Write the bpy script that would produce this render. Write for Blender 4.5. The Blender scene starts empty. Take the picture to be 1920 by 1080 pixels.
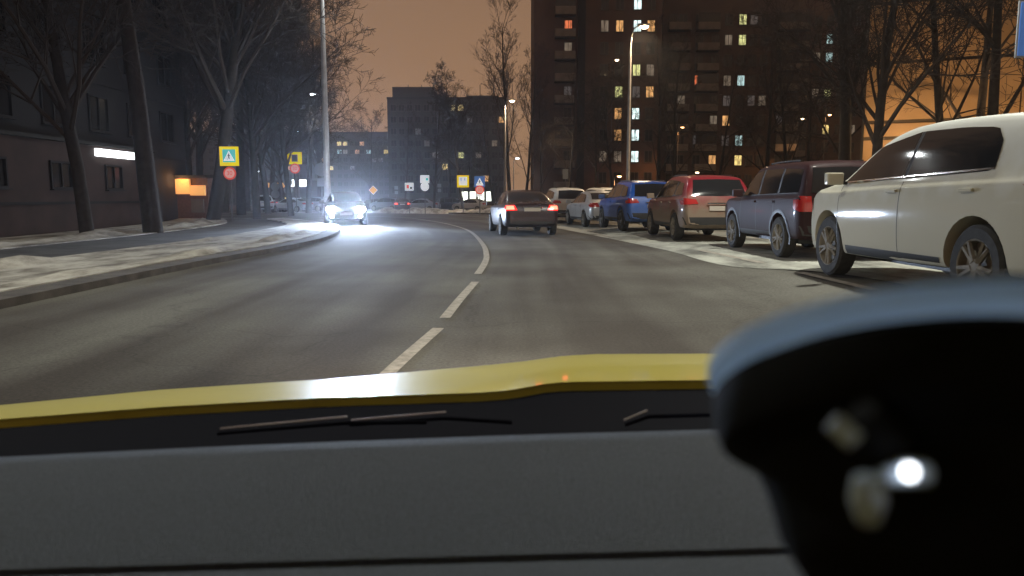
import bpy, bmesh, math, random
from mathutils import Vector, Matrix
from mathutils.bvhtree import BVHTree
R = math.radians
random.seed(7)
SC = bpy.context.scene
C = SC.collection

# ------------------------------------------------------------------ camera, world, exposure
F, HOR, CH = 1400.0, 369.0, 1.22                 # focal length in photo pixels, horizon row, eye height
PITCH = math.atan((540 - HOR) / F)
cam_d = bpy.data.cameras.new('camera'); cam = bpy.data.objects.new('camera', cam_d); C.objects.link(cam)
cam.location = (0, 0, CH); cam.rotation_euler = (math.pi/2 - PITCH, 0, 0)
cam_d.sensor_width = 36; cam_d.lens = F*36/1920; cam_d.clip_start = .02; cam_d.clip_end = 3000
cam_d.dof.use_dof = True; cam_d.dof.focus_distance = 28; cam_d.dof.aperture_fstop = 6.5
SC.camera = cam
SC.view_settings.view_transform = 'Standard'; SC.view_settings.look = 'None'
SC.view_settings.exposure = 0; SC.view_settings.gamma = 1
SC.cycles.max_bounces = 5; SC.cycles.diffuse_bounces = 2; SC.cycles.glossy_bounces = 3
SC.cycles.sample_clamp_indirect = 3; SC.cycles.sample_clamp_direct = 0

W = bpy.data.worlds.new('World'); SC.world = W; W.use_nodes = True   # night sky: low cloud lit brown by the town
nt = W.node_tree; bg = nt.nodes['Background']
tc = nt.nodes.new('ShaderNodeTexCoord'); sx = nt.nodes.new('ShaderNodeSeparateXYZ')
cr = nt.nodes.new('ShaderNodeValToRGB'); nz = nt.nodes.new('ShaderNodeTexNoise')
nt.links.new(tc.outputs['Generated'], sx.inputs[0]); nt.links.new(tc.outputs['Generated'], nz.inputs['Vector'])
nz.inputs['Scale'].default_value = 2.2; nz.inputs['Detail'].default_value = 3
ma = nt.nodes.new('ShaderNodeMath'); ma.operation = 'MULTIPLY_ADD'; ma.inputs[1].default_value = .05
nt.links.new(nz.outputs['Fac'], ma.inputs[0]); nt.links.new(sx.outputs['Z'], ma.inputs[2])
nt.links.new(ma.outputs[0], cr.inputs['Fac'])
e = cr.color_ramp.elements
e[0].position = .0; e[0].color = (.33, .185, .098, 1)
e[1].position = .85; e[1].color = (.10, .068, .05, 1)
k = e.new(.12); k.color = (.30, .168, .09, 1)
k = e.new(.34); k.color = (.20, .118, .072, 1)
nt.links.new(cr.outputs['Color'], bg.inputs['Color']); bg.inputs['Strength'].default_value = 1.18

# ------------------------------------------------------------------ helpers
def ss(a, b, t):
    t = max(0, min(1, (t-a)/(b-a))); return t*t*(3-2*t)
def gz(x, y):                                    # the street falls away beyond the bend, the parking side is a little higher
    d = max(0, y-45); d = d*d/20 if d < 10 else d-5
    return -.0125*min(d, 120) + .12*ss(2.6, 4.6, x)*(1-ss(24, 36, y))
def ray(px, py):
    cy, sy = math.cos(PITCH), math.sin(PITCH)
    return Vector((px-960, F*cy + (540-py)*sy, -F*sy + (540-py)*cy))
def at(px, py, Y):                               # the point at distance Y seen at photo pixel px, py
    r = ray(px, py); return Vector((0, 0, CH)) + r*(Y/r.y)
def G(px, py, dz=0):                             # the ground point there
    z = 0
    for _ in range(12):
        r = ray(px, py); t = (z + dz - CH)/r.z; p = Vector((0, 0, CH)) + r*t; z = gz(p.x, p.y)
    return Vector((p.x, p.y, z+dz))
def XY(px, Y): return (px-960)/F*Y

def tag(o, label=None, cat=None, group=None, kind=None):
    if label: o['label'] = label
    if cat: o['category'] = cat
    if group: o['group'] = group
    if kind: o['kind'] = kind
    return o
def empty(name, loc, rz=0, label=None, cat=None, group=None):
    o = bpy.data.objects.new(name, None); C.objects.link(o); o.location = loc; o.rotation_euler = (0, 0, rz)
    o.empty_display_size = .3
    return tag(o, label, cat, group)
def link(name, me, parent=None, loc=None):
    o = bpy.data.objects.new(name, me); C.objects.link(o); o.parent = parent
    if loc is not None: o.location = loc
    return o
def copy_tree(o, parent=None):
    c = o.copy(); C.objects.link(c); c.parent = parent
    for ch in o.children: copy_tree(ch, c)
    return c

class MB:
    def __init__(s): s.v = []; s.f = []
    def add(s, vs, fs):
        n = len(s.v); s.v += [tuple(v) for v in vs]; s.f += [tuple(i+n for i in f) for f in fs]; return s
    def box(s, c, d, rz=0, M=None):
        hx, hy, hz = d[0]/2, d[1]/2, d[2]/2
        vs = [Vector((x, y, z)) for x in (-hx, hx) for y in (-hy, hy) for z in (-hz, hz)]
        if rz: rm = Matrix.Rotation(rz, 3, 'Z'); vs = [rm @ v for v in vs]
        if M: vs = [M @ v for v in vs]
        vs = [v + Vector(c) for v in vs]
        return s.add(vs, [(0, 1, 3, 2), (4, 6, 7, 5), (0, 4, 5, 1), (2, 3, 7, 6), (0, 2, 6, 4), (1, 5, 7, 3)])
    def tube(s, pts, rad, n=8, caps=True):
        pts = [Vector(p) for p in pts]; rads = rad if isinstance(rad, (list, tuple)) else [rad]*len(pts)
        vs = []; up = Vector((0, 0, 1))
        for i, p in enumerate(pts):
            d = (pts[min(i+1, len(pts)-1)] - pts[max(i-1, 0)]).normalized()
            a = d.cross(up if abs(d.z) < .95 else Vector((1, 0, 0))).normalized(); b = d.cross(a)
            vs += [p + (a*math.cos(2*math.pi*k/n) + b*math.sin(2*math.pi*k/n))*rads[i] for k in range(n)]
        fs = [(i*n+k, i*n+(k+1) % n, (i+1)*n+(k+1) % n, (i+1)*n+k) for i in range(len(pts)-1) for k in range(n)]
        if caps: fs += [tuple(range(n))[::-1], tuple(range((len(pts)-1)*n, len(pts)*n))]
        return s.add(vs, fs)
    def lathe(s, prof, n=24, M=None):            # prof: (r, z) list about z
        vs = [Vector((r*math.cos(2*math.pi*k/n), r*math.sin(2*math.pi*k/n), z)) for r, z in prof for k in range(n)]
        if M: vs = [M @ v for v in vs]
        return s.add(vs, [(i*n+k, i*n+(k+1) % n, (i+1)*n+(k+1) % n, (i+1)*n+k) for i in range(len(prof)-1) for k in range(n)])
    def grid(s, rows):
        n = len(rows[0])
        return s.add([p for r in rows for p in r], [(i*n+k, i*n+k+1, (i+1)*n+k+1, (i+1)*n+k) for i in range(len(rows)-1) for k in range(n-1)])
    def mesh(s, name, m=None, smooth=False, bevel=0, seg=2, angle=35):
        me = bpy.data.meshes.new(name); me.from_pydata(s.v, [], s.f)
        bm = bmesh.new(); bm.from_mesh(me)
        bmesh.ops.recalc_face_normals(bm, faces=bm.faces)
        if bevel: bmesh.ops.bevel(bm, geom=[e for e in bm.edges if e.is_manifold and e.calc_face_angle(0) > .6], offset=bevel, segments=seg, affect='EDGES', profile=.7)
        if smooth:
            for f in bm.faces: f.smooth = True
            for e in bm.edges:
                if e.is_manifold and e.calc_face_angle(0) > R(angle): e.smooth = False
        bm.to_mesh(me); bm.free()
        if m: me.materials.append(m)
        return me
    def build(s, name, m, parent=None, **k): return link(name, s.mesh(name, m, **k), parent)

# ------------------------------------------------------------------ materials
def mat(name, col, rough=.6, metal=0, emit=None, es=0, bump=0, bscale=60, var=0, vscale=8, coat=0, spec=None):
    m = bpy.data.materials.new(name); m.use_nodes = True; n = m.node_tree; b = n.nodes['Principled BSDF']
    b.inputs['Base Color'].default_value = (*col, 1); b.inputs['Roughness'].default_value = rough; b.inputs['Metallic'].default_value = metal
    if spec is not None: b.inputs['Specular IOR Level'].default_value = spec
    if coat: b.inputs['Coat Weight'].default_value = coat; b.inputs['Coat Roughness'].default_value = .06
    if emit: b.inputs['Emission Color'].default_value = (*emit, 1); b.inputs['Emission Strength'].default_value = es
    t = n.nodes.new('ShaderNodeTexCoord')
    if var:
        z = n.nodes.new('ShaderNodeTexNoise'); z.inputs['Scale'].default_value = vscale; z.inputs['Detail'].default_value = 5
        n.links.new(t.outputs['Object'], z.inputs['Vector'])
        r = n.nodes.new('ShaderNodeValToRGB'); r.color_ramp.elements[0].position = .3; r.color_ramp.elements[1].position = .7
        r.color_ramp.elements[0].color = (*[c*(1-var) for c in col], 1); r.color_ramp.elements[1].color = (*[min(1, c*(1+var)) for c in col], 1)
        n.links.new(z.outputs['Fac'], r.inputs['Fac']); n.links.new(r.outputs['Color'], b.inputs['Base Color'])
    if bump:
        z = n.nodes.new('ShaderNodeTexNoise'); z.inputs['Scale'].default_value = bscale; z.inputs['Detail'].default_value = 4
        n.links.new(t.outputs['Object'], z.inputs['Vector'])
        bp = n.nodes.new('ShaderNodeBump'); bp.inputs['Strength'].default_value = bump; bp.inputs['Distance'].default_value = .02
        n.links.new(z.outputs['Fac'], bp.inputs['Height']); n.links.new(bp.outputs['Normal'], b.inputs['Normal'])
    return m
def two(name, c0, c1, scale, p0, p1, rough=.85, stretch=None, coord='Object', bump=.4, rough1=None, fine=None):
    m = bpy.data.materials.new(name); m.use_nodes = True; n = m.node_tree; b = n.nodes['Principled BSDF']
    t = n.nodes.new('ShaderNodeTexCoord'); mp = n.nodes.new('ShaderNodeMapping')
    if stretch: mp.inputs['Scale'].default_value = stretch
    n.links.new(t.outputs[coord], mp.inputs['Vector'])
    z = n.nodes.new('ShaderNodeTexNoise'); z.inputs['Scale'].default_value = scale; z.inputs['Detail'].default_value = 8; z.inputs['Roughness'].default_value = .65
    n.links.new(mp.outputs[0], z.inputs['Vector'])
    r = n.nodes.new('ShaderNodeValToRGB'); r.color_ramp.elements[0].position = p0; r.color_ramp.elements[1].position = p1
    r.color_ramp.elements[0].color = (*c0, 1); r.color_ramp.elements[1].color = (*c1, 1)
    n.links.new(z.outputs['Fac'], r.inputs['Fac']); n.links.new(r.outputs['Color'], b.inputs['Base Color'])
    b.inputs['Roughness'].default_value = rough
    bp = n.nodes.new('ShaderNodeBump'); bp.inputs['Strength'].default_value = bump; bp.inputs['Distance'].default_value = .05
    n.links.new(z.outputs['Fac'], bp.inputs['Height']); n.links.new(bp.outputs['Normal'], b.inputs['Normal'])
    return m
def paint(name, col, dirt=.6, dcol=(.27, .25, .20), top=.95, rough=.25, metal=.0, coat=.3, spec=.35):   # car paint with road salt and mud low down
    m = bpy.data.materials.new(name); m.use_nodes = True; n = m.node_tree; b = n.nodes['Principled BSDF']
    t = n.nodes.new('ShaderNodeTexCoord'); s = n.nodes.new('ShaderNodeSeparateXYZ'); n.links.new(t.outputs['Object'], s.inputs[0])
    z = n.nodes.new('ShaderNodeTexNoise'); z.inputs['Scale'].default_value = 4; z.inputs['Detail'].default_value = 6; n.links.new(t.outputs['Object'], z.inputs['Vector'])
    a = n.nodes.new('ShaderNodeMath'); a.operation = 'MULTIPLY_ADD'; a.inputs[1].default_value = -.7; n.links.new(z.outputs['Fac'], a.inputs[0]); n.links.new(s.outputs['Z'], a.inputs[2])
    r = n.nodes.new('ShaderNodeMapRange'); r.inputs['From Min'].default_value = top-.75; r.inputs['From Max'].default_value = top-.15
    r.inputs['To Min'].default_value = dirt; r.inputs['To Max'].default_value = .03; n.links.new(a.outputs[0], r.inputs['Value'])
    mx = n.nodes.new('ShaderNodeMix'); mx.data_type = 'RGBA'; mx.inputs['A'].default_value = (*col, 1); mx.inputs['B'].default_value = (*dcol, 1)
    n.links.new(r.outputs[0], mx.inputs['Factor']); n.links.new(mx.outputs['Result'], b.inputs['Base Color'])
    rr = n.nodes.new('ShaderNodeMapRange'); rr.inputs['To Min'].default_value = rough; rr.inputs['To Max'].default_value = .8
    n.links.new(r.outputs[0], rr.inputs['Value']); n.links.new(rr.outputs[0], b.inputs['Roughness'])
    b.inputs['Metallic'].default_value = metal; b.inputs['Coat Weight'].default_value = coat; b.inputs['Coat Roughness'].default_value = .08; b.inputs['Specular IOR Level'].default_value = spec
    return m

def asphalt_mat():
    m = bpy.data.materials.new('asphalt'); m.use_nodes = True; n = m.node_tree; b = n.nodes['Principled BSDF']; L = n.links
    t = n.nodes.new('ShaderNodeTexCoord')
    mp = n.nodes.new('ShaderNodeMapping'); mp.inputs['Scale'].default_value = (1.5, .06, 1); L.new(t.outputs['UV'], mp.inputs['Vector'])
    s1 = n.nodes.new('ShaderNodeTexNoise'); s1.inputs['Scale'].default_value = 1.0; s1.inputs['Detail'].default_value = 3; L.new(mp.outputs[0], s1.inputs['Vector'])
    s2 = n.nodes.new('ShaderNodeTexNoise'); s2.inputs['Scale'].default_value = .35; s2.inputs['Detail'].default_value = 6; L.new(t.outputs['Object'], s2.inputs['Vector'])
    s3 = n.nodes.new('ShaderNodeTexNoise'); s3.inputs['Scale'].default_value = 90; s3.inputs['Detail'].default_value = 3; L.new(t.outputs['Object'], s3.inputs['Vector'])
    mu = n.nodes.new('ShaderNodeMath'); mu.operation = 'MULTIPLY'; L.new(s1.outputs['Fac'], mu.inputs[0]); L.new(s2.outputs['Fac'], mu.inputs[1])
    r = n.nodes.new('ShaderNodeValToRGB'); r.color_ramp.elements[0].position = .17; r.color_ramp.elements[1].position = .40
    r.color_ramp.elements[0].color = (.050, .043, .036, 1); r.color_ramp.elements[1].color = (.126, .124, .108, 1)
    L.new(mu.outputs[0], r.inputs['Fac'])
    s3.inputs['Scale'].default_value = 35; s3.inputs['Roughness'].default_value = .8
    g = n.nodes.new('ShaderNodeMapRange'); g.inputs['From Min'].default_value = .3; g.inputs['From Max'].default_value = .7; g.inputs['To Min'].default_value = .62; g.inputs['To Max'].default_value = 1.38; L.new(s3.outputs['Fac'], g.inputs['Value'])
    wv = n.nodes.new('ShaderNodeTexNoise'); wv.inputs['Scale'].default_value = 1.5; L.new(t.outputs['Object'], wv.inputs['Vector'])
    wa = n.nodes.new('ShaderNodeVectorMath'); wa.operation = 'ADD'; L.new(t.outputs['Object'], wa.inputs[0]); L.new(wv.outputs['Color'], wa.inputs[1])
    vo = n.nodes.new('ShaderNodeTexVoronoi'); vo.feature = 'DISTANCE_TO_EDGE'; vo.inputs['Scale'].default_value = .23; L.new(wa.outputs[0], vo.inputs['Vector'])
    ck = n.nodes.new('ShaderNodeMapRange'); ck.inputs['From Max'].default_value = .006; ck.inputs['To Min'].default_value = .78; L.new(vo.outputs['Distance'], ck.inputs['Value'])
    gm = n.nodes.new('ShaderNodeMath'); gm.operation = 'MULTIPLY'; L.new(g.outputs[0], gm.inputs[0]); L.new(ck.outputs[0], gm.inputs[1]); g = gm
    mx = n.nodes.new('ShaderNodeMix'); mx.data_type = 'RGBA'; mx.blend_type = 'MULTIPLY'; mx.inputs['Factor'].default_value = 1
    L.new(r.outputs['Color'], mx.inputs['A']); L.new(g.outputs[0], mx.inputs['B']); L.new(mx.outputs['Result'], b.inputs['Base Color'])
    b.inputs['Roughness'].default_value = .85; b.inputs['Specular IOR Level'].default_value = .25
    bp = n.nodes.new('ShaderNodeBump'); bp.inputs['Strength'].default_value = .35; bp.inputs['Distance'].default_value = .006
    L.new(s3.outputs['Fac'], bp.inputs['Height']); L.new(bp.outputs['Normal'], b.inputs['Normal'])
    return m

M = dict(
    asphalt=asphalt_mat(),
    snow=two('trampled_snow', (.12, .108, .088), (.43, .42, .375), 1.9, .36, .60, stretch=(1, .45, 1), bump=.6),
    ground=two('snow_and_dead_grass', (.035, .03, .024), (.34, .33, .31), .5, .46, .68, bump=.8),
    dusting=two('snow_dusted_asphalt', (.10, .10, .088), (.40, .41, .36), 1.1, .36, .6, stretch=(1, .5, 1), bump=.3),
    path=two('wet_path', (.035, .034, .033), (.10, .10, .098), .8, .4, .75, bump=.3),
    kerb=mat('dirty_kerb', (.07, .062, .055), .9, var=.4, vscale=3, bump=.4),
    line=two('worn_white_paint', (.16, .145, .12), (.34, .315, .27), 9, .3, .6, bump=.1),
    brickA=mat('dark_brown_brick', (.10, .060, .045), .9, var=.25, vscale=.4, bump=.3, bscale=12),
    brickB=mat('brown_grey_brick', (.09, .058, .045), .9, var=.25, vscale=.5, bump=.3, bscale=12),
    slab=mat('dark_panel_wall', (.018, .017, .019), .9, var=.25, vscale=.3, bump=.3, bscale=8),
    far=mat('far_block_wall', (.05, .045, .045), .9, var=.2, vscale=.2),
    plaster=mat('ochre_wall_panel', (.34, .22, .11), .85, var=.15, vscale=.7, bump=.3, bscale=20),
    joint=mat('panel_joint', (.06, .045, .03), .9),
    balcony=mat('balcony_panel', (.17, .15, .135), .8, var=.2, vscale=1.5),
    frame=mat('window_frame', (.06, .055, .052), .6),
    roofm=mat('roof_felt', (.03, .03, .03), .9),
    pane_dark=mat('unlit_pane', (.018, .018, .02), .12),
    bark=mat('bark', (.032, .026, .022), .95, var=.3, vscale=6, bump=.6, bscale=25),
    twig=mat('twigs', (.046, .035, .029), .9),
    pole=mat('galvanised_pole', (.30, .29, .28), .55, metal=.3, var=.15, vscale=5),
    pole_dark=mat('grey_painted_pole', (.10, .10, .11), .6, var=.2),
    signback=mat('sign_back', (.22, .23, .24), .6, metal=.2),
    tyre=mat('tyre_rubber', (.025, .024, .022), .85, var=.4, vscale=12),
    rim=mat('dirty_alloy', (.17, .155, .125), .75, var=.4, vscale=9),
    rim_dark=mat('dark_alloy', (.08, .08, .08), .45, metal=.4),
    glass=mat('car_window', (.012, .013, .015), .06, spec=.6),
    trim=mat('black_trim', (.02, .02, .02), .55),
    chrome=mat('chrome', (.6, .6, .6), .15, metal=1),
    plate=mat('number_plate', (.42, .38, .33), .5),
    tail=mat('tail_lamp_red', (.35, .02, .02), .15, coat=.5),
    tail_on=mat('tail_lamp_lit', (.5, .02, .02), .2, emit=(1, .10, .06), es=7),
    tail_glow=mat('tail_lamp_outer', (.5, .01, .01), .2, emit=(1, .02, .015), es=1.1),
    lamp_clear=mat('lamp_lens', (.5, .5, .5), .1, coat=.5),
    head_on=mat('headlamp_lit', (.8, .85, 1), .1, emit=(.74, .85, 1), es=900),
    yellow_paint=mat('taxi_yellow', (.92, .82, .12), .4, coat=.5, var=.06, vscale=2),
    cowl=mat('cowl_black', (.006, .007, .013), .85, spec=.05),
    dash=mat('dashboard_plastic', (.122, .158, .210), .75, bump=.8, bscale=700, var=.22, vscale=420),
    dash_dark=mat('dashboard_gap', (.015, .015, .018), .8),
    rubber=mat('black_rubber', (.005, .005, .006), .8, spec=.15),
    matt_black=mat('matt_black_plastic', (.006, .007, .009), .8, spec=.15),
    metal_sheen=mat('painted_metal_sheen', (.50, .62, .80), .4),  # pale matt colour stands in for reflections on the silver parts
    silver=mat('brushed_metal', (.55, .56, .58), .3, metal=.9),
    wiper_glint=mat('wiper_glint', (.75, .76, .80), .35),  # pale colour painted for the glint on the wipers
    led=mat('indicator_led', (1, 1, 1), .3, emit=(.9, .95, 1), es=8),
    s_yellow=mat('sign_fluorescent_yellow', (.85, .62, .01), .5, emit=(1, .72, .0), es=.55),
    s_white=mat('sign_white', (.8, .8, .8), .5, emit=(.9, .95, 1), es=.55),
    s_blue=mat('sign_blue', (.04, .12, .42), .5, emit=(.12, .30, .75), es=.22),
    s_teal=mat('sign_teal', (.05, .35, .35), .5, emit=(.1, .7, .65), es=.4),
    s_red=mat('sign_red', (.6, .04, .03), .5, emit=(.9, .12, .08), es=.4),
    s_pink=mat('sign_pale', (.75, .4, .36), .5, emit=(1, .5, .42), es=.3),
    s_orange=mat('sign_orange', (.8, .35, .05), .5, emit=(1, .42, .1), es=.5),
    s_grey=mat('sign_grey', (.3, .32, .33), .5),
    s_black=mat('sign_black', (.03, .03, .04), .5),
    board=mat('illuminated_board', (.9, .9, .9), .4, emit=(.93, .97, 1), es=3),
    shop=mat('shop_light', (.9, .9, .8), .4, emit=(.95, 1, .85), es=2.6),
    kiosk=mat('kiosk_wall', (.16, .09, .07), .8, var=.2),
    kiosk_lit=mat('kiosk_lightbox', (.8, .5, .2), .5, emit=(1, .45, .13), es=.6),
    fence=mat('dark_red_fence', (.12, .05, .04), .8, var=.2),
    door_lit=mat('lit_doorway', (.7, .5, .2), .6, emit=(1, .58, .18), es=.75),
    lampw=mat('lamp_white', (1, 1, 1), .3, emit=(.92, .97, 1), es=26),
    lampy=mat('lamp_warm', (1, 1, 1), .3, emit=(1, .74, .42), es=26),
    lampo=mat('lamp_sodium', (1, 1, 1), .3, emit=(1, .5, .2), es=16),
)
lm_ = M['lip'] = mat('translucent_rubber_lip', (.55, .66, .80), .5); _n = lm_.node_tree      # soft silicone: light passes through it
_t = _n.nodes.new('ShaderNodeBsdfTranslucent'); _t.inputs['Color'].default_value = (.60, .74, .92, 1); _x = _n.nodes.new('ShaderNodeMixShader'); _x.inputs[0].default_value = .65
_n.links.new(_n.nodes['Principled BSDF'].outputs[0], _x.inputs[1]); _n.links.new(_t.outputs[0], _x.inputs[2]); _n.links.new(_x.outputs[0], _n.nodes['Material Output'].inputs['Surface'])
def litpane(name, col, es):
    m = mat(name, (.3, .3, .3), .3, emit=col, es=es); n = m.node_tree; L = n.links; b = n.nodes['Principled BSDF']
    t = n.nodes.new('ShaderNodeTexCoord'); oi = n.nodes.new('ShaderNodeObjectInfo'); v = n.nodes.new('ShaderNodeVectorMath'); v.operation = 'MULTIPLY_ADD'
    v.inputs[1].default_value = (3.2, 1, .9); cm_ = n.nodes.new('ShaderNodeCombineXYZ'); mu = n.nodes.new('ShaderNodeMath'); mu.operation = 'MULTIPLY'; mu.inputs[1].default_value = 50
    L.new(oi.outputs['Random'], mu.inputs[0]); L.new(mu.outputs[0], cm_.inputs[0]); L.new(mu.outputs[0], cm_.inputs[2]); L.new(t.outputs['Object'], v.inputs[0]); L.new(cm_.outputs[0], v.inputs[2])
    z = n.nodes.new('ShaderNodeTexNoise'); z.inputs['Scale'].default_value = 1.3; z.inputs['Detail'].default_value = 2; L.new(v.outputs[0], z.inputs['Vector'])
    r = n.nodes.new('ShaderNodeMapRange'); r.inputs['From Min'].default_value = .35; r.inputs['From Max'].default_value = .62; r.inputs['To Min'].default_value = .3*es; r.inputs['To Max'].default_value = 1.3*es
    L.new(z.outputs['Fac'], r.inputs['Value']); L.new(r.outputs[0], b.inputs['Emission Strength']); return m
LIT = dict(w=litpane('lit_cool_pane', (.78, 1, .98), 1.5), y=litpane('lit_green_yellow_pane', (.95, .95, .38), .85), o=litpane('lit_orange_pane', (1, .50, .17), .75),
           r=litpane('lit_red_pane', (1, .22, .08), .8), d=litpane('dim_pane', (.85, .68, .50), .16), c=litpane('lit_pale_blue_pane', (.6, .9, .9), .7), g=litpane('grey_pane', (.45, .45, .5), .10),
           Y=litpane('lit_yellow_pane', (1, .74, .25), 1.1))

# ------------------------------------------------------------------ lamps that cast light
def light(name, loc, power, col, parent=None, typ='POINT', rad=.12, spot=None, tgt=None, blend=.5):
    d = bpy.data.lights.new(name, typ); d.energy = power; d.color = col
    if typ in ('POINT', 'SPOT'): d.shadow_soft_size = rad
    if typ == 'SPOT': d.spot_size = R(spot); d.spot_blend = blend
    o = bpy.data.objects.new(name, d); C.objects.link(o); o.parent = parent; o.location = loc
    if tgt is not None: o.rotation_euler = (Vector(tgt)-Vector(loc)).to_track_quat('-Z', 'Y').to_euler()
    return o

# ------------------------------------------------------------------ ground
def sheet(name, m, xs, ys, off, kind='structure'):
    b = MB(); b.grid([[(x, y, gz(x, y)+off) for x in xs] for y in ys]); o = b.build(name, m, smooth=True); tag(o, kind=kind); return o
xs = [-600, -300, -150, -90] + [-60+2*i for i in range(61)] + [90, 150, 300, 600]
ys = [-60, -30] + [-16+2*i for i in range(90)] + [180, 220, 300, 500, 900, 1400]
sheet('ground', M['ground'], xs, ys, -.06)

def catmull(pts, n):
    pts = [Vector(p) for p in pts]; out = []
    for i in range(len(pts)-1):
        p0, p1, p2, p3 = pts[max(i-1, 0)], pts[i], pts[i+1], pts[min(i+2, len(pts)-1)]
        for k in range(n):
            t = k/n; out.append(.5*((2*p1)+(-p0+p2)*t+(2*p0-5*p1+4*p2-p3)*t*t+(-p0+3*p1-3*p2+p3)*t**3))
    out.append(pts[-1]); return out
def strip(name, m, left, right, off, n=8, nx=10, thick=0):
    L_, R_ = catmull([(x, y, 0) for x, y in left], n), catmull([(x, y, 0) for x, y in right], n)
    rows = []; uv = []; s = 0
    for i, (a, b) in enumerate(zip(L_, R_)):
        if i: s += ((a+b)/2-(L_[i-1]+R_[i-1])/2).length
        row = [a.lerp(b, k/nx) for k in range(nx+1)]
        rows.append([(p.x, p.y, gz(p.x, p.y)+off) for p in row]); uv.append([(k/nx*10, s) for k in range(nx+1)])
    b = MB(); b.grid(rows)
    if thick:                                   # real edges down to the road
        for side in (0, -1):
            b.grid([[rw[side] for rw in rows], [(rw[side][0], rw[side][1], rw[side][2]-thick) for rw in rows]])
    me = bpy.data.meshes.new(name); me.from_pydata(b.v, [], b.f); me.materials.append(m)
    flat = [q for r in uv for q in r]; ul = me.uv_layers.new(name='UVMap')
    for lp in me.loops:
        ul.data[lp.index].uv = flat[lp.vertex_index] if lp.vertex_index < len(flat) else (0, 0)
    for p in me.polygons: p.use_smooth = not thick
    o = link(name, me); tag(o, kind='structure'); return o
Ledge = [(-5.6, -18), (-5.6, 4), (-5.55, 12), (-5.2, 20), (-6.2, 27), (-8.4, 34), (-11.8, 40), (-17, 45), (-26, 49), (-40, 52), (-70, 55), (-150, 57)]
Redge = [(7.9, -18), (7.9, 4), (7.9, 12), (7.6, 20), (7.0, 27), (6.0, 34), (4.0, 42), (0.4, 51), (-5, 59), (-15, 66), (-50, 72), (-150, 75)]
strip('road', M['asphalt'], Ledge, Redge, 0, n=12, nx=14)
# left side: kerb, snow verge, wet path, second snow strip
def offs(pts, d): return [(x-d, y) for x, y in pts]
Lk = Ledge[:7]
def stripx(name, m, a, b, off, thick, yend=None):
    strip(name, m, [(x-a, y+a*.15*(max(0, y-24)/8)) for x, y in Lk], [(x-b, y+b*.15*(max(0, y-24)/8)) for x, y in Lk], off, n=8, nx=5, thick=thick)
stripx('kerb', M['kerb'], .45, .0, .10, .16)
strip('verge', M['snow'], [(-8.7, -18), (-8.6, 4), (-8.5, 12), (-8.3, 18), (-8.4, 24), (-9.3, 31), (-12.6, 38.5)], [(x-.452, y) for x, y in Ledge[:4]] + [(-6.65, 27), (-8.85, 34), (-12.2, 40)], .115, nx=8, thick=.17)
strip('path', M['path'], [(-11.5, -18), (-11.4, 4), (-11.3, 12), (-11.2, 18), (-11.3, 24), (-12.3, 32), (-15, 39)], [(-8.705, -18), (-8.605, 4), (-8.505, 12), (-8.305, 18), (-8.405, 24), (-9.305, 31), (-12.605, 38.5)], .07, nx=6, thick=.12)
strip('snow_strip', M['snow'], [(-14.5, -18), (-14.4, 4), (-14.2, 12), (-14, 18), (-14.4, 24), (-15.6, 33), (-18, 41)], [(-11.505, -18), (-11.405, 4), (-11.305, 12), (-11.205, 18), (-11.305, 24), (-12.305, 32), (-15.005, 39)], .10, nx=6, thick=.15)
# right side: parking bay dusted with snow, kerb, pavement
pk = [G(1020, 424), G(1075, 434), G(1140, 447), G(1250, 470), G(1370, 500)]
bayL = [(4.9, -18), (4.9, 4), (4.85, 10)] + [(p.x, p.y) for p in reversed(pk)]
bayR = [(7.7, -18), (7.7, 4), (7.7, 10), (7.65, 13), (7.5, 18), (7.2, 23), (6.7, 28), (6.0, 33)]
strip('parking_bay', M['dusting'], bayL, bayR, .008, n=8, nx=10)
strip('pavement', M['ground'], [(8.1, -18), (8.1, 12), (7.8, 20), (7.2, 27), (6.2, 34), (4.2, 42), (.6, 51.2), (-4.8, 59.2)], [(12, -18), (12, 12), (11.5, 20), (11, 27), (10, 34), (9, 42), (6, 52), (0, 62)], .10, nx=5, thick=.16)
strip('kerb', M['kerb'], [(x, y) for x, y in Redge[:9]], [(x+.2, y) for x, y in Redge[:9]], .11, nx=2, thick=.16)
# far street and snow banks across the junction
strip('far_road', M['asphalt'], [(-150, 80), (-60, 80), (-20, 79), (0, 78), (30, 76), (70, 74)], [(-150, 98), (-60, 98), (-20, 97), (0, 96), (30, 94), (70, 92)], .01, nx=6)

# painted markings
def ribbon(name, pts, w, m, off=.006, n=8, label=None, group=None, ww=None):
    P = catmull([(p[0], p[1], 0) for p in pts], n); rows = []
    for i, p in enumerate(P):
        d = (P[min(i+1, len(P)-1)]-P[max(i-1, 0)]).normalized(); s = Vector((d.y, -d.x, 0))
        rows.append([tuple(Vector((q.x, q.y, gz(q.x, q.y)+off))) for q in (p-s*w/2, p+s*w/2)])
    b = MB(); b.grid(rows); o = b.build(name, m); tag(o, kind='structure'); return o
def gp(l): return [tuple(G(*q)[:2]) for q in l]
ribbon('lane_marking', gp([(600, 828), (737, 692), (822, 616)]), .11, M['line'])
ribbon('lane_marking', gp([(834, 597), (862, 562), (891, 529)]), .11, M['line'])
ribbon('lane_marking', gp([(896, 514), (909, 493), (912, 478), (905, 458), (884, 436), (858, 425), (815, 415.5), (765, 409), (700, 405.5)]), .12, M['line'])
ribbon('lane_marking', gp([(1115, 438.5), (1147, 446)]), .12, M['line'], .014)
ribbon('lane_marking', gp([(1310, 469.5), (1428, 494)]), .13, M['line'], .014)
ribbon('lane_marking', gp([(1500, 512), (1640, 545)]), .13, M['line'], .014)
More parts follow.
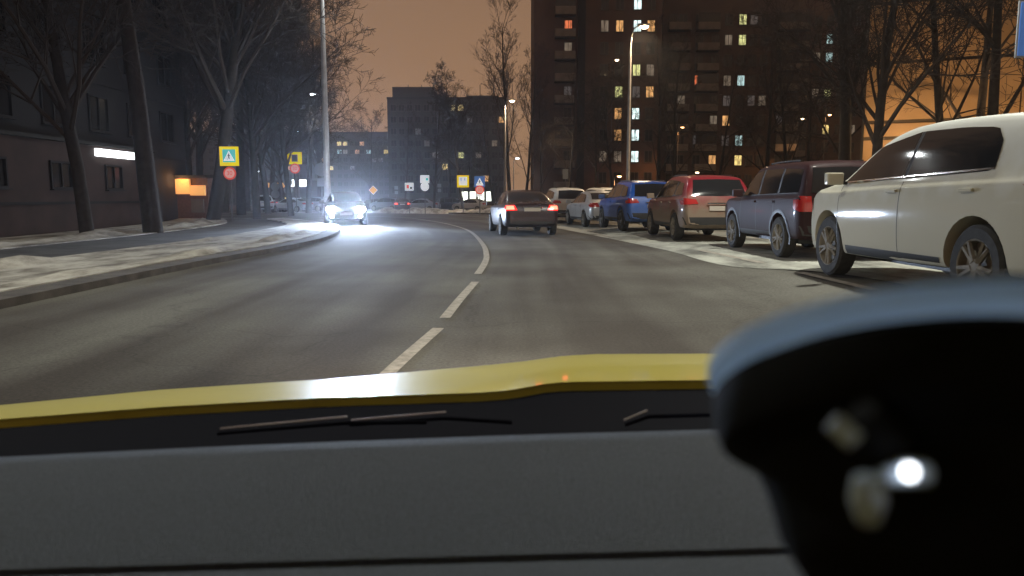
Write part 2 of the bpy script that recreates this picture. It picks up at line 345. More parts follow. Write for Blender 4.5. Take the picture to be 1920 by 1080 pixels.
def bank(pts, w, h, seed):
    rnd = random.Random(seed); b = MB(); rows = []; P = catmull([(p[0], p[1], 0) for p in pts], 8)
    for i, p in enumerate(P):
        d = (P[min(i+1, len(P)-1)]-P[max(i-1, 0)]).normalized(); s = Vector((d.y, -d.x, 0)); tp = math.sin(math.pi*min(1, max(0, i/(len(P)-1))))**.5
        hh = h*tp*rnd.uniform(.6, 1.2)
        rows.append([tuple(Vector((q.x, q.y, gz(q.x, q.y)-.05+z))) for q, z in [(p+s*w*.5*k*(.2+.8*tp), hh*(1-abs(k)**1.6)*rnd.uniform(.8, 1.15)) for k in (-1, -.7, -.35, 0, .35, .7, 1)]])
    b.grid(rows); o = b.build('snow_bank', M['snow'], smooth=True, angle=180); tag(o, kind='structure')
bank([(-14, 71), (-10, 68.5), (-5, 66), (-2.5, 63.5)], 3.2, .55, 1)
bank([(-4, 60.5), (-1.5, 56.5), (1.2, 53), (3.6, 47.5)], 2.2, .5, 2)
bank([(7.9, 14), (7.8, 20), (7.4, 27), (6.6, 33)], .9, .35, 3)
bank([(-6.5, -6), (-6.45, 4), (-6.4, 10), (-6.2, 16), (-6.3, 21), (-7.1, 27), (-9.0, 33)], 1.0, .24, 5)
bank([(-8.3, -4), (-8.2, 6), (-8.0, 14), (-7.9, 20), (-8.6, 28)], .9, .27, 6)
bank([(-12.3, 6), (-12.0, 16), (-12.2, 24), (-13.4, 33), (-15, 38)], 1.3, .33, 7)
bank([(-48, 58), (-36, 56.5), (-28, 54.5)], 2, .4, 4)

# ------------------------------------------------------------------ cars
def chaikin(p, n=2):
    for _ in range(n):
        q = [p[0]]
        for a, b in zip(p, p[1:]):
            q += [tuple(.75*x+.25*y for x, y in zip(a, b)), tuple(.25*x+.75*y for x, y in zip(a, b))]
        q.append(p[-1]); p = q
    return p
def interp(pts, t):
    if t <= pts[0][0]: return pts[0][1]
    for (a, b), (c, d) in zip(pts, pts[1:]):
        if t <= c: return b+(d-b)*(t-a)/(c-a+1e-9)
    return pts[-1][1]

KINDS = dict(
    sedan=dict(top=[(-2.25, .55), (-2.24, .78), (-2.17, .97), (-2.05, 1.03), (-1.72, 1.055), (-1.05, 1.385), (-.4, 1.455), (.15, 1.43), (.55, 1.28), (1.02, 1.0), (1.2, .97), (1.95, .83), (2.2, .68), (2.27, .42)],
               bot=[(-2.25, .36), (-2.0, .27), (1.95, .22), (2.27, .30)], belt=[(-2.2, .92), (0, .92), (1.2, .88)],
               w=[(-2.25, .70), (-2.16, .82), (-1.9, .875), (-1.2, .90), (1.2, .895), (1.85, .85), (2.12, .72), (2.27, .52)], tum=.40, wr=.315, ax=(-1.33, 1.37),
               side=[([(-1.30, .98), (-.95, .97)], [(-1.10, 1.18), (-.98, 1.25)]), ([(-.92, .965), (-.12, .955)], [(-.92, 1.275), (-.12, 1.345)]), ([(-.04, .955), (.90, .94)], [(-.04, 1.345), (.42, 1.27)])],
               rear=[(.62, 1.09), (.53, 1.345)], front=[(.68, 1.02), (.55, 1.345)], tail=[(.47, .80), (.82, .78), (.80, .95), (.55, .96)], plate=(.78, .86), bumper=(.34, .46), head=[(.42, .60), (.80, .64), (.80, .76), (.45, .70)]),
    suv=dict(top=[(-2.22, .60), (-2.21, .85), (-2.14, 1.12), (-1.98, 1.38), (-1.80, 1.57), (-1.5, 1.62), (-.3, 1.66), (.2, 1.63), (.6, 1.47), (1.08, 1.14), (1.25, 1.10), (1.95, .98), (2.18, .82), (2.25, .48)],
             bot=[(-2.22, .42), (-2.0, .32), (1.95, .28), (2.25, .38)], belt=[(-2.2, 1.08), (0, 1.03), (1.2, 1.0)],
             w=[(-2.22, .76), (-2.12, .86), (-1.8, .905), (1.2, .91), (1.85, .87), (2.1, .76), (2.25, .56)], tum=.30, wr=.35, ax=(-1.32, 1.33),
             side=[([(-1.80, 1.14), (-1.12, 1.10)], [(-1.62, 1.42), (-1.12, 1.48)]), ([(-1.04, 1.10), (-.14, 1.075)], [(-1.04, 1.49), (-.14, 1.54)]), ([(-.06, 1.075), (.98, 1.06)], [(-.06, 1.54), (.46, 1.46)])],
             rear=[(.66, 1.12), (.58, 1.50)], front=[(.70, 1.16), (.58, 1.54)], tail=[(.52, .92), (.88, .90), (.88, 1.06), (.58, 1.03)], plate=(.72, .90), bumper=(.42, .60), head=[(.45, .72), (.82, .76), (.80, .90), (.5, .84)]),
    boxy=dict(top=[(-2.20, .60), (-2.19, .9), (-2.16, 1.2), (-2.08, 1.55), (-1.98, 1.69), (-1.6, 1.73), (-.2, 1.74), (.25, 1.71), (.55, 1.56), (.9, 1.20), (1.1, 1.14), (1.95, 1.06), (2.15, .92), (2.2, .5)],
              bot=[(-2.2, .44), (-2.0, .34), (1.95, .30), (2.2, .4)], belt=[(-2.2, 1.10), (0, 1.08), (1.2, 1.04)],
              w=[(-2.20, .80), (-2.12, .88), (-1.9, .91), (1.3, .91), (1.9, .88), (2.1, .80), (2.2, .66)], tum=.20, wr=.37, ax=(-1.30, 1.32),
              side=[([(-1.98, 1.16), (-1.14, 1.15)], [(-1.92, 1.56), (-1.14, 1.60)]), ([(-1.06, 1.15), (-.16, 1.13)], [(-1.06, 1.60), (-.16, 1.61)]), ([(-.08, 1.13), (.82, 1.11)], [(-.08, 1.61), (.42, 1.54)])],
              rear=[(.70, 1.16), (.64, 1.58)], front=[(.74, 1.2), (.64, 1.6)], tail=[(.68, .84), (.87, .84), (.87, 1.10), (.70, 1.10)], plate=(.68, .80), bumper=(.44, .60), head=[(.5, .76), (.84, .78), (.83, .95), (.55, .93)]),
    big=dict(top=[(-2.42, .62), (-2.41, .9), (-2.35, 1.2), (-2.2, 1.52), (-2.02, 1.70), (-1.6, 1.77), (-.3, 1.82), (.3, 1.78), (.78, 1.60), (1.28, 1.27), (1.5, 1.22), (2.15, 1.07), (2.42, .88), (2.48, .5)],
             bot=[(-2.42, .42), (-2.2, .32), (2.15, .28), (2.48, .38)], belt=[(-2.4, 1.16), (0, 1.13), (1.4, 1.08)],
             w=[(-2.42, .80), (-2.3, .90), (-2.0, .955), (1.4, .955), (2.05, .90), (2.32, .78), (2.48, .56)], tum=.30, wr=.385, ax=(-1.45, 1.50),
             side=[([(-1.58, 1.26), (-1.50, 1.235), (-.9, 1.22), (-.22, 1.20)], [(-1.54, 1.50), (-1.40, 1.63), (-.9, 1.67), (-.22, 1.69)]), ([(-.16, 1.20), (1.22, 1.17)], [(-.16, 1.69), (.62, 1.58)])],
             rear=[(.70, 1.22), (.62, 1.62)], front=[(.74, 1.30), (.64, 1.68)], tail=[(.55, .98), (.92, .96), (.92, 1.16), (.6, 1.13)], plate=(.76, .94), bumper=(.42, .62), head=[(.5, .8), (.88, .84), (.86, 1.0), (.55, .94)]),
)
def car_shell(K):
    prof = chaikin(K['top'], 2); st = []
    for (a, b), (c, d) in zip(prof, prof[1:]):                 # resample by arc length
        n = max(1, int(math.hypot(c-a, d-b)/.07))
        for i in range(n): st.append((a+(c-a)*i/n, b+(d-b)*i/n))
    st.append(prof[-1]); rows = []; y0 = None
    wp = chaikin(K['w'], 2)
    for y, zt in st:
        if y0 is not None and y <= y0+.002: y = y0+.002
        y0 = y
        zl, w = interp(K['bot'], y), interp(wp, y); zl = min(zl, zt-.08); zb = min(interp(K['belt'], y), zt-.045); h = zt-zb
        zm = zl+(zb-zl)*.55; tw = w-.05-K['tum']*h
        ring = [(0, zl), (w-.10, zl), (w-.025, zl+min(.08, (zb-zl)*.3)), (w+.005, zm), (w-.012, zb-.03*min(1, h*5+.3)), (w-.05, zb+min(.012, h*.2)), (tw, zt-min(.075, h*.4)), (tw-.13, zt-.012), (0, zt+.012)]
        ring = chaikin(ring, 2)
        full = [(x, y, z) for x, z in ring] + [(-x, y, z) for x, z in ring[-2:0:-1]]
        rows.append(full)
    b = MB(); n = len(rows[0]); b.add([p for r in rows for p in r], [(i*n+k, i*n+(k+1) % n, (i+1)*n+(k+1) % n, (i+1)*n+k) for i in range(len(rows)-1) for k in range(n)])
    b.f += [tuple(range(n))[::-1], tuple(range((len(rows)-1)*n, len(rows)*n))]
    return b
def cut_arches(me, K):
    o = link('tmp', me); b = MB(); r = K['wr']+.055
    for s in (-1, 1):
        for ay in K['ax']:
            n = 28; vs = [(s*xx, ay+r*math.cos(2*math.pi*k/n), K['wr']+.02+r*math.sin(2*math.pi*k/n)) for xx in (.60, 1.3) for k in range(n)]
            b.add(vs, [(k, (k+1) % n, n+(k+1) % n, n+k) for k in range(n)]+[tuple(range(n))[::-1], tuple(range(n, 2*n))])
    c = b.build('tmpc', None); md = o.modifiers.new('b', 'BOOLEAN'); md.object = c; md.operation = 'DIFFERENCE'; md.solver = 'EXACT'
    dg = bpy.context.evaluated_depsgraph_get(); out = bpy.data.meshes.new_from_object(o.evaluated_get(dg))
    bpy.data.objects.remove(o); bpy.data.objects.remove(c)
    bm = bmesh.new(); bm.from_mesh(out)
    for f in bm.faces: f.smooth = True
    for e in bm.edges:
        if e.is_manifold and e.calc_face_angle(0) > R(32): e.smooth = False
    bm.to_mesh(out); bm.free(); return out
SH = {}
def shell(kind):
    if kind not in SH:
        K = KINDS[kind]; me = car_shell(K).mesh(kind+'_body'); bm = bmesh.new(); bm.from_mesh(me); bv = BVHTree.FromBMesh(bm); bm.free()
        SH[kind] = (cut_arches(me, K), bv)
    return SH[kind]
def proj(bv, p, axis, sgn, off):
    o = Vector(p); o[axis] = sgn*6; d = Vector((0, 0, 0)); d[axis] = -sgn
    h, nrm, _, _ = bv.ray_cast(o, d)
    if h is None: return None
    if nrm.dot(d) > 0: nrm = -nrm
    return h+nrm*off
def patch(mb, bv, low, up, axis, sgn, off=.006, nu=10, nv=5):
    """low/up: outlines as (a, z) pairs in the plane across the projection axis"""
    def pl(l, t):
        t *= len(l)-1; i = min(int(t), len(l)-2); f = t-i; return (l[i][0]+(l[i+1][0]-l[i][0])*f, l[i][1]+(l[i+1][1]-l[i][1])*f)
    pts = []
    for j in range(nv+1):
        for i in range(nu+1):
            a, b = pl(low, i/nu), pl(up, i/nu); v = j/nv; q = (a[0]+(b[0]-a[0])*v, a[1]+(b[1]-a[1])*v)
            p = [0, 0, q[1]]; p[1-axis] = q[0]; pts.append(proj(bv, p, axis, sgn, off))
    idx = {}; vs = []
    for k, p in enumerate(pts):
        if p is not None: idx[k] = len(vs); vs.append(p)
    fs = []
    for j in range(nv):
        for i in range(nu):
            q = (j*(nu+1)+i, j*(nu+1)+i+1, (j+1)*(nu+1)+i+1, (j+1)*(nu+1)+i)
            if all(x in idx for x in q) and max((vs[idx[q[a]]]-vs[idx[q[b]]]).length for a, b in ((0, 2), (1, 3))) < .45: fs.append(tuple(idx[x] for x in q))
    mb.add(vs, fs); return mb
WH = {}
def wheel_mesh(r, rimcol):
    key = (r, rimcol)
    if key in WH: return WH[key]
    w = .11; Mx = Matrix.Rotation(math.pi/2, 3, 'Y')
    t = MB().lathe([(r*.66, -w), (r*.9, -w*1.02), (r*.985, -w*.8), (r, -w*.4), (r, w*.4), (r*.985, w*.8), (r*.9, w*1.02), (r*.66, w), (r*.62, w*.4), (r*.62, -w*.4), (r*.66, -w)], 28, Mx)
    rm = MB().lathe([(r*.655, w*1.02), (r*.62, w*.95), (r*.58, w*.3), (.0, w*.25)], 28, Mx)
    for k in range(5):
        for d in (-.13, .13):
            a = 2*math.pi*k/5+d
            rm.tube([Mx @ Vector((.05*math.cos(a), .05*math.sin(a), w*.85)), Mx @ Vector((r*.63*math.cos(a+d*.4), r*.63*math.sin(a+d*.4), w*.92))], [.028, .020], 5)
    rm.lathe([(.075, w*.8), (.07, w*.98), (.0, w*1.0)], 12, Mx)
    WH[key] = (t.mesh('tyre', M['tyre'], smooth=True), rm.mesh('rim', rimcol, smooth=True)); return WH[key]
def make_car(name, kind, loc, heading, paintm, label, cat='car', group=None, rim='rim', lit=False, head=False, detail=True, tailm='tail', cladding=False, scale=1, dark_tail=False, roofrack=False, plate='plate'):
    K = KINDS[kind]; me, bv = shell(kind); root = empty(name, loc, heading, label, cat, group); root.scale = (scale,)*3
    bd = me.copy(); bd.materials.clear(); bd.materials.append(paintm); body = link('body', bd, root)
    for s in (-1, 1):
        for lo, up in K['side']:
            patch(MB(), bv, lo, up, 0, s).build('side_window', M['glass'], root, smooth=True)
        for (l0, u0), (l1, u1) in zip(K['side'], K['side'][1:]):
            if l1[0][0]-l0[-1][0] < .15: patch(MB(), bv, [(l0[-1][0]+.002, l0[-1][1]), (l1[0][0]-.002, l1[0][1])], [(u0[-1][0]+.002, u0[-1][1]), (u1[0][0]-.002, u1[0][1])], 0, s, .004, 1, 6).build('pillar_trim', M['trim'], root, smooth=True)
        for ay in K['ax']:
            t, rm = wheel_mesh(K['wr'], M[rim]); wo = link('wheel', t, root, (s*.80, ay, K['wr'])); wo.rotation_euler.z = 0 if s > 0 else math.pi
            link('rim', rm, wo)
        q = K['tail']; lo = [(s*q[0][0], q[0][1]), (s*q[1][0], q[1][1])]; up = [(s*q[3][0], q[3][1]), (s*q[2][0], q[2][1])]
        tl = patch(MB(), bv, lo, up, 1, -1, .014, 8, 4).build('tail_lamp', M['tail_glow' if lit else tailm], root, smooth=True)
        # the lamp wraps round the corner of the body
        ye = K['top'][0][0]; z0, z1 = q[1][1], q[2][1]
        patch(MB(), bv, [(ye+.09, z0+.01), (ye+.26, z0+.05)], [(ye+.12, z1-.05), (ye+.3, z1-.06)], 0, s, .012, 5, 4).build('tail_lamp', M['tail_glow' if lit else tailm], root, smooth=True)
        if lit:
            m_ = lambda a, b, f: (a[0]+(b[0]-a[0])*f, a[1]+(b[1]-a[1])*f)
            a, b_, c, d = lo[0], lo[1], up[1], up[0]
            patch(MB(), bv, [(s*.56, .82), (s*.80, .82)], [(s*.58, .93), (s*.79, .93)], 1, -1, .022, 6, 3).build('brake_bulb', M['tail_on'], tl, smooth=True)
        q = K['head']
        patch(MB(), bv, [(s*q[0][0], q[0][1]), (s*q[1][0], q[1][1])], [(s*q[3][0], q[3][1]), (s*q[2][0], q[2][1])], 1, 1, .012, 6, 3).build('headlamp', M['lamp_clear'], root, smooth=True)
        my = K['side'][-1][0][1][0]-.12; mz = K['side'][-1][0][1][1]+.06
        mm = MB().box((0, 0, 0), (.20, .12, .15)); mo = mm.build('wing_mirror', paintm, root, smooth=True, bevel=.035, seg=3); mo.location = (s*(interp(K['w'], 0)+.10), my, mz)
        MB().box((s*-.11, 0, -.05), (.10, .05, .04)).build('mirror_arm', M['trim'], mo)
        patch(MB(), bv, [(K['ax'][0]+K['wr']+.12, interp(K['bot'], 0)+.03), (K['ax'][1]-K['wr']-.12, interp(K['bot'], 0)+.03)], [(K['ax'][0]+K['wr']+.12, interp(K['bot'], 0)+.13), (K['ax'][1]-K['wr']-.12, interp(K['bot'], 0)+.13)], 0, s, .006, 8, 2).build('sill', M['trim'], root, smooth=True)
        if detail:
            seam = MB()
            zb = K['side'][-1][0][0][1]
            for yy in ([K['side'][-1][0][0][0]-.04, K['side'][-1][0][1][0]-.02]+([K['side'][-2][0][0][0]+.05] if len(K['side']) > 2 else [])):
                patch(seam, bv, [(yy-.006, .42), (yy+.006, .42)], [(yy-.006, zb-.03), (yy+.006, zb-.03)], 0, s, .003, 1, 10)
            seam.build('door_seam', M['trim'], root)
            for yy in (K['side'][-1][0][0][0]+.10, K['side'][-2][0][0][0]+(.12 if kind != 'big' else .25)):
                p = proj(bv, (0, yy, zb-.13), 0, s, .02)
                if p: MB().box((0, 0, 0), (.03, .19, .032)).build('door_handle', paintm, root, bevel=.008).location = p
            zz = zb-.012
            patch(MB(), bv, [(K['side'][0][0][0][0], zz+K['side'][0][0][0][1]-K['side'][-1][0][0][1]), (K['side'][-1][0][1][0], zz-.012)], [(K['side'][0][0][0][0], zz+.018+K['side'][0][0][0][1]-K['side'][-1][0][0][1]), (K['side'][-1][0][1][0], zz+.006)], 0, s, .007, 24, 1).build('window_trim', M['chrome' if kind in ('big', 'sedan') else 'trim'], root)
        if cladding:
            for ay in K['ax']:
                r0, r1 = K['wr']+.05, K['wr']+.11; cl = MB(); rows = []
                for k in range(15):
                    a = math.pi*(k/14*1.16-.08); row = []
                    for rr in (r0, (r0+r1)/2, r1):
                        p = proj(bv, (0, ay+rr*math.cos(a), K['wr']+.02+rr*math.sin(a)), 0, s, .012)
                        row.append(p if p else Vector((s*.87, ay+rr*math.cos(a), K['wr']+rr*math.sin(a))))
                    rows.append(row)
                cl.grid(rows); cl.build('arch_trim', M['trim'], root, smooth=True)
    (a, z0), (b, z1) = K['rear']
    patch(MB(), bv, [(-a, z0), (0, z0-.015), (a, z0)], [(-b, z1), (0, z1+.02), (b, z1)], 1, -1, .006, 12, 8).build('rear_window', M['glass'], root, smooth=True)
    (a, z0), (b, z1) = K['front']
    patch(MB(), bv, [(-a, z0), (0, z0-.02), (a, z0)], [(-b, z1), (0, z1+.02), (b, z1)], 1, 1, .006, 12, 8).build('windscreen', M['glass'], root, smooth=True)
    z0, z1 = K['bumper']
    patch(MB(), bv, [(-.80, z0), (.80, z0)], [(-.86, z1), (.86, z1)], 1, -1, .012, 14, 3).build('rear_bumper', M['trim'], root, smooth=True)
    patch(MB(), bv, [(-.55, z0-.02), (.55, z0-.02)], [(-.62, z0+.16), (.62, z0+.16)], 1, 1, .012, 10, 3).build('front_grille', M['trim'], root, smooth=True)
    z0, z1 = K['plate']; p = proj(bv, (0, 0, (z0+z1)/2), 1, -1, .02)
    MB().box(p, (.52, .02, .112)).build('number_plate', M[plate], root, bevel=.004, seg=1)
    MB().box((0, p.y-.012, z1+.035), (.62, .03, .03)).build('boot_trim', M['chrome' if kind != 'boxy' else 'trim'], root, bevel=.008, seg=1)
    if head or detail:
        p = proj(bv, (0, 0, .5), 1, 1, .02); MB().box(p, (.52, .02, .112)).build('number_plate', M['plate'], root)
    MB().box((0, 0, .33), (1.15, abs(K['ax'][0])+K['ax'][1]+.2, .16)).build('underbody', M['trim'], root)
    MB().tube([(-.45, K['top'][0][0]+.25, .26), (-.45, K['top'][0][0]+.02, .26)], .032, 8).build('exhaust', M['rim'], root)
    if kind in ('suv', 'boxy'):
        for s in (-1, 1):
            zt = max(z for y, z in K['top'])-.035
            pts = []
            for yy in (-1.35, -.9, -.4, .05):
                h, _, _, _ = bv.ray_cast(Vector((s*.56, yy, 4)), Vector((0, 0, -1))); pts.append((s*.56, yy, (h.z if h else zt)+.03))
            MB().tube(pts, .016, 6).build('roof_rail', M['chrome' if roofrack else 'trim'], root)
    return root
def park(name, kind, px1, Y1, px2, Y2, *a, **k):
    """px1/Y1: rear corner on the street side, px2/Y2: front corner on the street side"""
    K = KINDS[kind]; p1, p2 = Vector((XY(px1, Y1), Y1)), Vector((XY(px2, Y2), Y2)); d = (p2-p1).normalized(); L = K['top'][-1][0]-K['top'][0][0]
    mid = (p1+p2)/2  + Vector((d.y, -d.x))*interp(K['w'], 0); h = math.atan2(-d.x, d.y)
    return make_car(name, kind, (mid.x, mid.y, gz(mid.x, mid.y)+.008), h, *a, **k)

P = dict(
    white=paint('white_paint', (.60, .62, .58), .85, (.43, .405, .30), 1.42, .5, coat=.2, spec=.3), darkred=paint('dark_wine_paint', (.022, .007, .009), .2, (.045, .034, .030), .9, .55, coat=.12, spec=.12),
    maroon=paint('maroon_paint', (.026, .014, .018), .25, (.09, .07, .07), .9), red=paint('red_paint', (.20, .012, .022), .85, (.19, .17, .125), 1.10, .3, coat=.2, spec=.2),
    blue=paint('blue_paint', (.012, .085, .42), .5, (.10, .14, .20), 1.0), silver=paint('silver_paint', (.38, .40, .43), .5, (.22, .22, .2), .9, .3, .3),
    white2=paint('soiled_white_paint', (.62, .62, .60), .75, (.27, .24, .19), 1.25), grey=paint('grey_paint', (.14, .15, .17), .4), black=paint('black_paint', (.012, .012, .014), .4, (.08, .08, .075), .9))

# dark saloon ahead
ya = 23.4
make_car('sedan', 'sedan', (XY(974, 25.6)+.05, 25.6, gz(.2, 25.6)), R(8.5), P['maroon'], 'dark saloon driving ahead with both rear lamps lit red', lit=True, plate='plate')
# parked row on the right, nearest first
park('large_suv', 'big', 1990, 6.2, 1500, 11.45, P['white'], 'large white car parked nearest, behind the black suction mount', group='cars parked along the kerb', scale=1.08)
park('off_roader', 'boxy', 1492, 12.75, 1349, 17.0, P['darkred'], 'boxy dark wine off-roader parked between the white car and the red one', group='cars parked along the kerb', rim='rim', cladding=True, plate='plate')
park('suv', 'suv', 1278, 18.1, 1205, 22.5, P['red'], 'red crossover with mud-coated flanks and rear, parked behind the blue one', group='cars parked along the kerb', rim='rim')
park('suv', 'suv', 1175, 23.6, 1116, 28.0, P['blue'], 'bright blue crossover in the parked row', group='cars parked along the kerb', rim='rim_dark', cladding=True)
park('sedan', 'sedan', 1104, 29.2, 1055, 33.6, P['silver'], 'silver saloon parked in front of the blue crossover', group='cars parked along the kerb')
park('suv', 'suv', 1037, 34.6, 1004, 39.0, P['white2'], 'dirty white crossover parked beside the dark saloon ahead', group='cars parked along the kerb')
make_car('suv', 'suv', (XY(1122, 44), 44, gz(5, 44)+.1), R(20), P['white2'], 'white car whose roof shows above the silver saloon', group='cars parked along the kerb', detail=False)

# oncoming car with blinding headlamps
oy = 34.0; ox = XY(648, oy); on = make_car('oncoming_car', 'sedan', (ox, oy, gz(ox, oy)), math.pi+R(14), P['black'], 'oncoming dark car with dazzling blue-white headlamps', detail=True)
for s in (-1, 1):
    
    for dx, rr_ in ((0, .115), (.17*s, .09)):  # second bulb on each side added to widen the glare
        h = MB(); h.lathe([(0, 0), (rr_*.7, .0), (rr_*.95, -.02), (rr_, -.10)], 20, Matrix.Rotation(-math.pi/2, 3, 'X')); o = h.build('headlamp_bulb', M['head_on'], on, smooth=True); o.location = (s*.55+dx, 2.245-abs(dx)*.7, .70)
    h = MB(); h.lathe([(0, 0), (.05, .0), (.06, -.05)], 16, Matrix.Rotation(-math.pi/2, 3, 'X')); o = h.build('glare_lamp', M['head_on'], on, smooth=True); o.location = (s*.58, 2.27, .40)  # extra lamp added low down to swell the headlamp glare
    light('headlight_beam', (s*.60, 2.32, .70), 4400, (.60, .74, 1), on, 'SPOT', .06, 96, (s*.60, 12, .3), 1)

# far cars: copies of light prototypes, given their own paint
def far_car(name, kind, px, Y, heading, pm, label, lit=False):
    x = XY(px, Y); return make_car(name, kind, (x, Y, gz(x, Y)+.01), heading, P[pm], label, group='cars standing beyond the junction', detail=False, lit=lit)
far_car('suv', 'suv', 728, 88, R(60), 'grey', 'grey car standing beyond the junction, left of the one with red lamps')
far_car('sedan', 'sedan', 755, 84, R(10), 'black', 'dark car with small red lamps lit beyond the junction', True)
far_car('sedan', 'sedan', 789, 86, R(80), 'silver', 'pale silver car side-on beyond the junction under the white signs')
far_car('sedan', 'sedan', 700, 92, R(75), 'black', 'dark car half lost in the headlamp glare beyond the junction')
far_car('suv', 'suv', 835, 92, R(85), 'black', 'dark car side-on right of the pale silver car')
far_car('suv', 'suv', 497, 72, R(20), 'silver', 'pale car at the far left of the junction under the small signs')
far_car('sedan', 'sedan', 548, 78, R(70), 'silver', 'silver car side-on left of the oncoming headlamps')
far_car('suv', 'suv', 518, 80, R(5), 'darkred', 'dark red car with lit rear lamps at the left end of the street', True)
far_car('suv', 'suv', 585, 82, R(75), 'grey', 'grey car beside the tall lamp post on the left')
far_car('sedan', 'sedan', 884, 84, R(60), 'white2', 'white car parked in front of the bright shop')

# ------------------------------------------------------------------ buildings
WM = {}
def win_meshes(w, h, mull):
    if (w, h, mull) not in WM:
        f = MB(); t = .07
        for sx_ in (-1, 1): f.box((sx_*(w/2-t/2), 0, 0), (t, .10, h))
        for sz in (-1, 1): f.box((0, 0, sz*(h/2-t/2)), (w-2*t, .10, t))
        for k in range(1, mull): f.box((-w/2+w*k/mull, .005, 0), (.06, .09, h-2*t))
        f.box((0, -.06, -h/2-.03), (w+.1, .16, .04))
        p = MB().box((0, 0, 0), (w-2*t, .012, h-2*t))
        WM[(w, h, mull)] = (f.mesh('window', M['frame']), p.mesh('pane', None))
    return WM[(w, h, mull)]
PM = {}
def window(parent, loc, rz, w, h, litk=None, mull=2, fm=None):
    f, p = win_meshes(w, h, mull); o = link('window', f, parent, loc); o.rotation_euler.z = rz
    if fm: o.material_slots[0].link = 'OBJECT'; o.material_slots[0].material = M[fm]
    key = (w, h, mull, litk)
    if key not in PM:
        q = p.copy(); q.materials.clear(); q.materials.append(LIT[litk] if litk else M['pane_dark']); PM[key] = q
    link('pane', PM[key], o, (0, .02, 0)); return o
BM = {}
def balcony(parent, loc, rz, w, closed=True, d=1.1):
    k = (w, closed)
    if k not in BM:
        s = MB().box((0, -d/2, 0), (w, d, .14)); pn = MB().box((0, -d, .55), (w, .06, .95)); pn.box((-w/2+.03, -d/2, .55), (.06, d-.08, .95)).box((w/2-.03, -d/2, .55), (.06, d-.08, .95))
        gl = MB().box((0, -d+.02, 1.65), (w-.1, .03, 1.2)); 
        BM[k] = (s.mesh('balcony', M['slab']), pn.mesh('balcony_front', M['balcony']), gl.mesh('balcony_glazing', M['pane_dark']))
    a, b, c = BM[k]; o = link('balcony', a, parent, loc); o.rotation_euler.z = rz; link('balcony_front', b, o)
    if closed: link('balcony_glazing', c, o)
    return o
def block(name, x0, x1, y0, dep, z0, ztop, m, label, group=None, rz=0):
    """origin at the left front corner; local x along the facade, local -y towards the street"""
    root = empty(name, (x0, y0, z0), rz, label, 'building', group); w = x1-x0; h = ztop-z0
    MB().box((w/2, dep/2, h/2-1), (w, dep, h+2)).build('wall', m, root)
    par = MB().box((w/2, .12, h+.25), (w+.2, .24, .5)).box((w/2, dep-.12, h+.25), (w+.2, .24, .5)).box((.02, dep/2, h+.25), (.24, dep-.5, .5)).box((w-.02, dep/2, h+.25), (.24, dep-.5, .5)); par.build('parapet', M['roofm'], root)
    return root
def cols(root, xs_, n, sh, zf, litmap, w=1.45, h=1.5, mull=2, z1=1.55, skip=(), dz={}):
    for i, x in enumerate(xs_):
        for k in range(n):
            if (i, k) in skip: continue
            window(root, (x, -.03, z1+k*sh), 0, w, h, litmap.get((i, k)), mull)
# block A: tall, its left edge at x=1000
YA = 98.0; zA = gz(0, YA); sh = 2.72
def lx(px, Y, x0): return XY(px, Y)-x0
def row_of(py, Y, zg, shh, z1=1.55):              # which storey a photo row falls on
    z = at(960, py, Y).z - zg; return int(round((z-z1)/shh))
xa0 = XY(1000, YA)
A = block('apartment_block', xa0, XY(1232, YA), YA, 16, zA, zA+12*sh+1.2, M['brickA'], 'tall dark brown apartment block with a column of cool white stairwell windows')
ca = [1020, 1062, 1108, 1128, 1155, 1187, 1212]
la = {}
def put(d, i, pys, key, Y, zg):
    for p_ in pys: d[(i, row_of(p_, Y, zg, sh))] = key
put(la, 5, (22, 62, 222, 260, 295), 'w', YA, zA); put(la, 5, (142,), 'y', YA, zA); put(la, 5, (181,), 'g', YA, zA)
put(la, 6, (52, 174), 'o', YA, zA); put(la, 6, (131,), 'd', YA, zA)
put(la, 4, (43, 204, 245), 'o', YA, zA); put(la, 4, (165,), 'y', YA, zA); put(la, 4, (280,), 'd', YA, zA)
put(la, 3, (40, 284), 'd', YA, zA); put(la, 1, (44,), 'r', YA, zA); put(la, 1, (83,), 'd', YA, zA); put(la, 1, (165,), 'g', YA, zA)
cols(A, [lx(p_, YA, xa0) for p_ in ca if p_ not in (1108, 1020)], 11, sh, zA, {({1: 0, 3: 1, 4: 2, 5: 3, 6: 4}[i], k): v for (i, k), v in la.items()}, w=1.05)
for k in range(1, 12): balcony(A, (lx(1056, YA, xa0), 0, k*sh), 0, 2.6, closed=k % 3 == 0)
MB().box((lx(1086, YA, xa0), -.35, 6*sh), (.9, .7, 12*sh)).build('shadow_strip', M['slab'], A)  # shadow beside the balconies, built as a dark strip
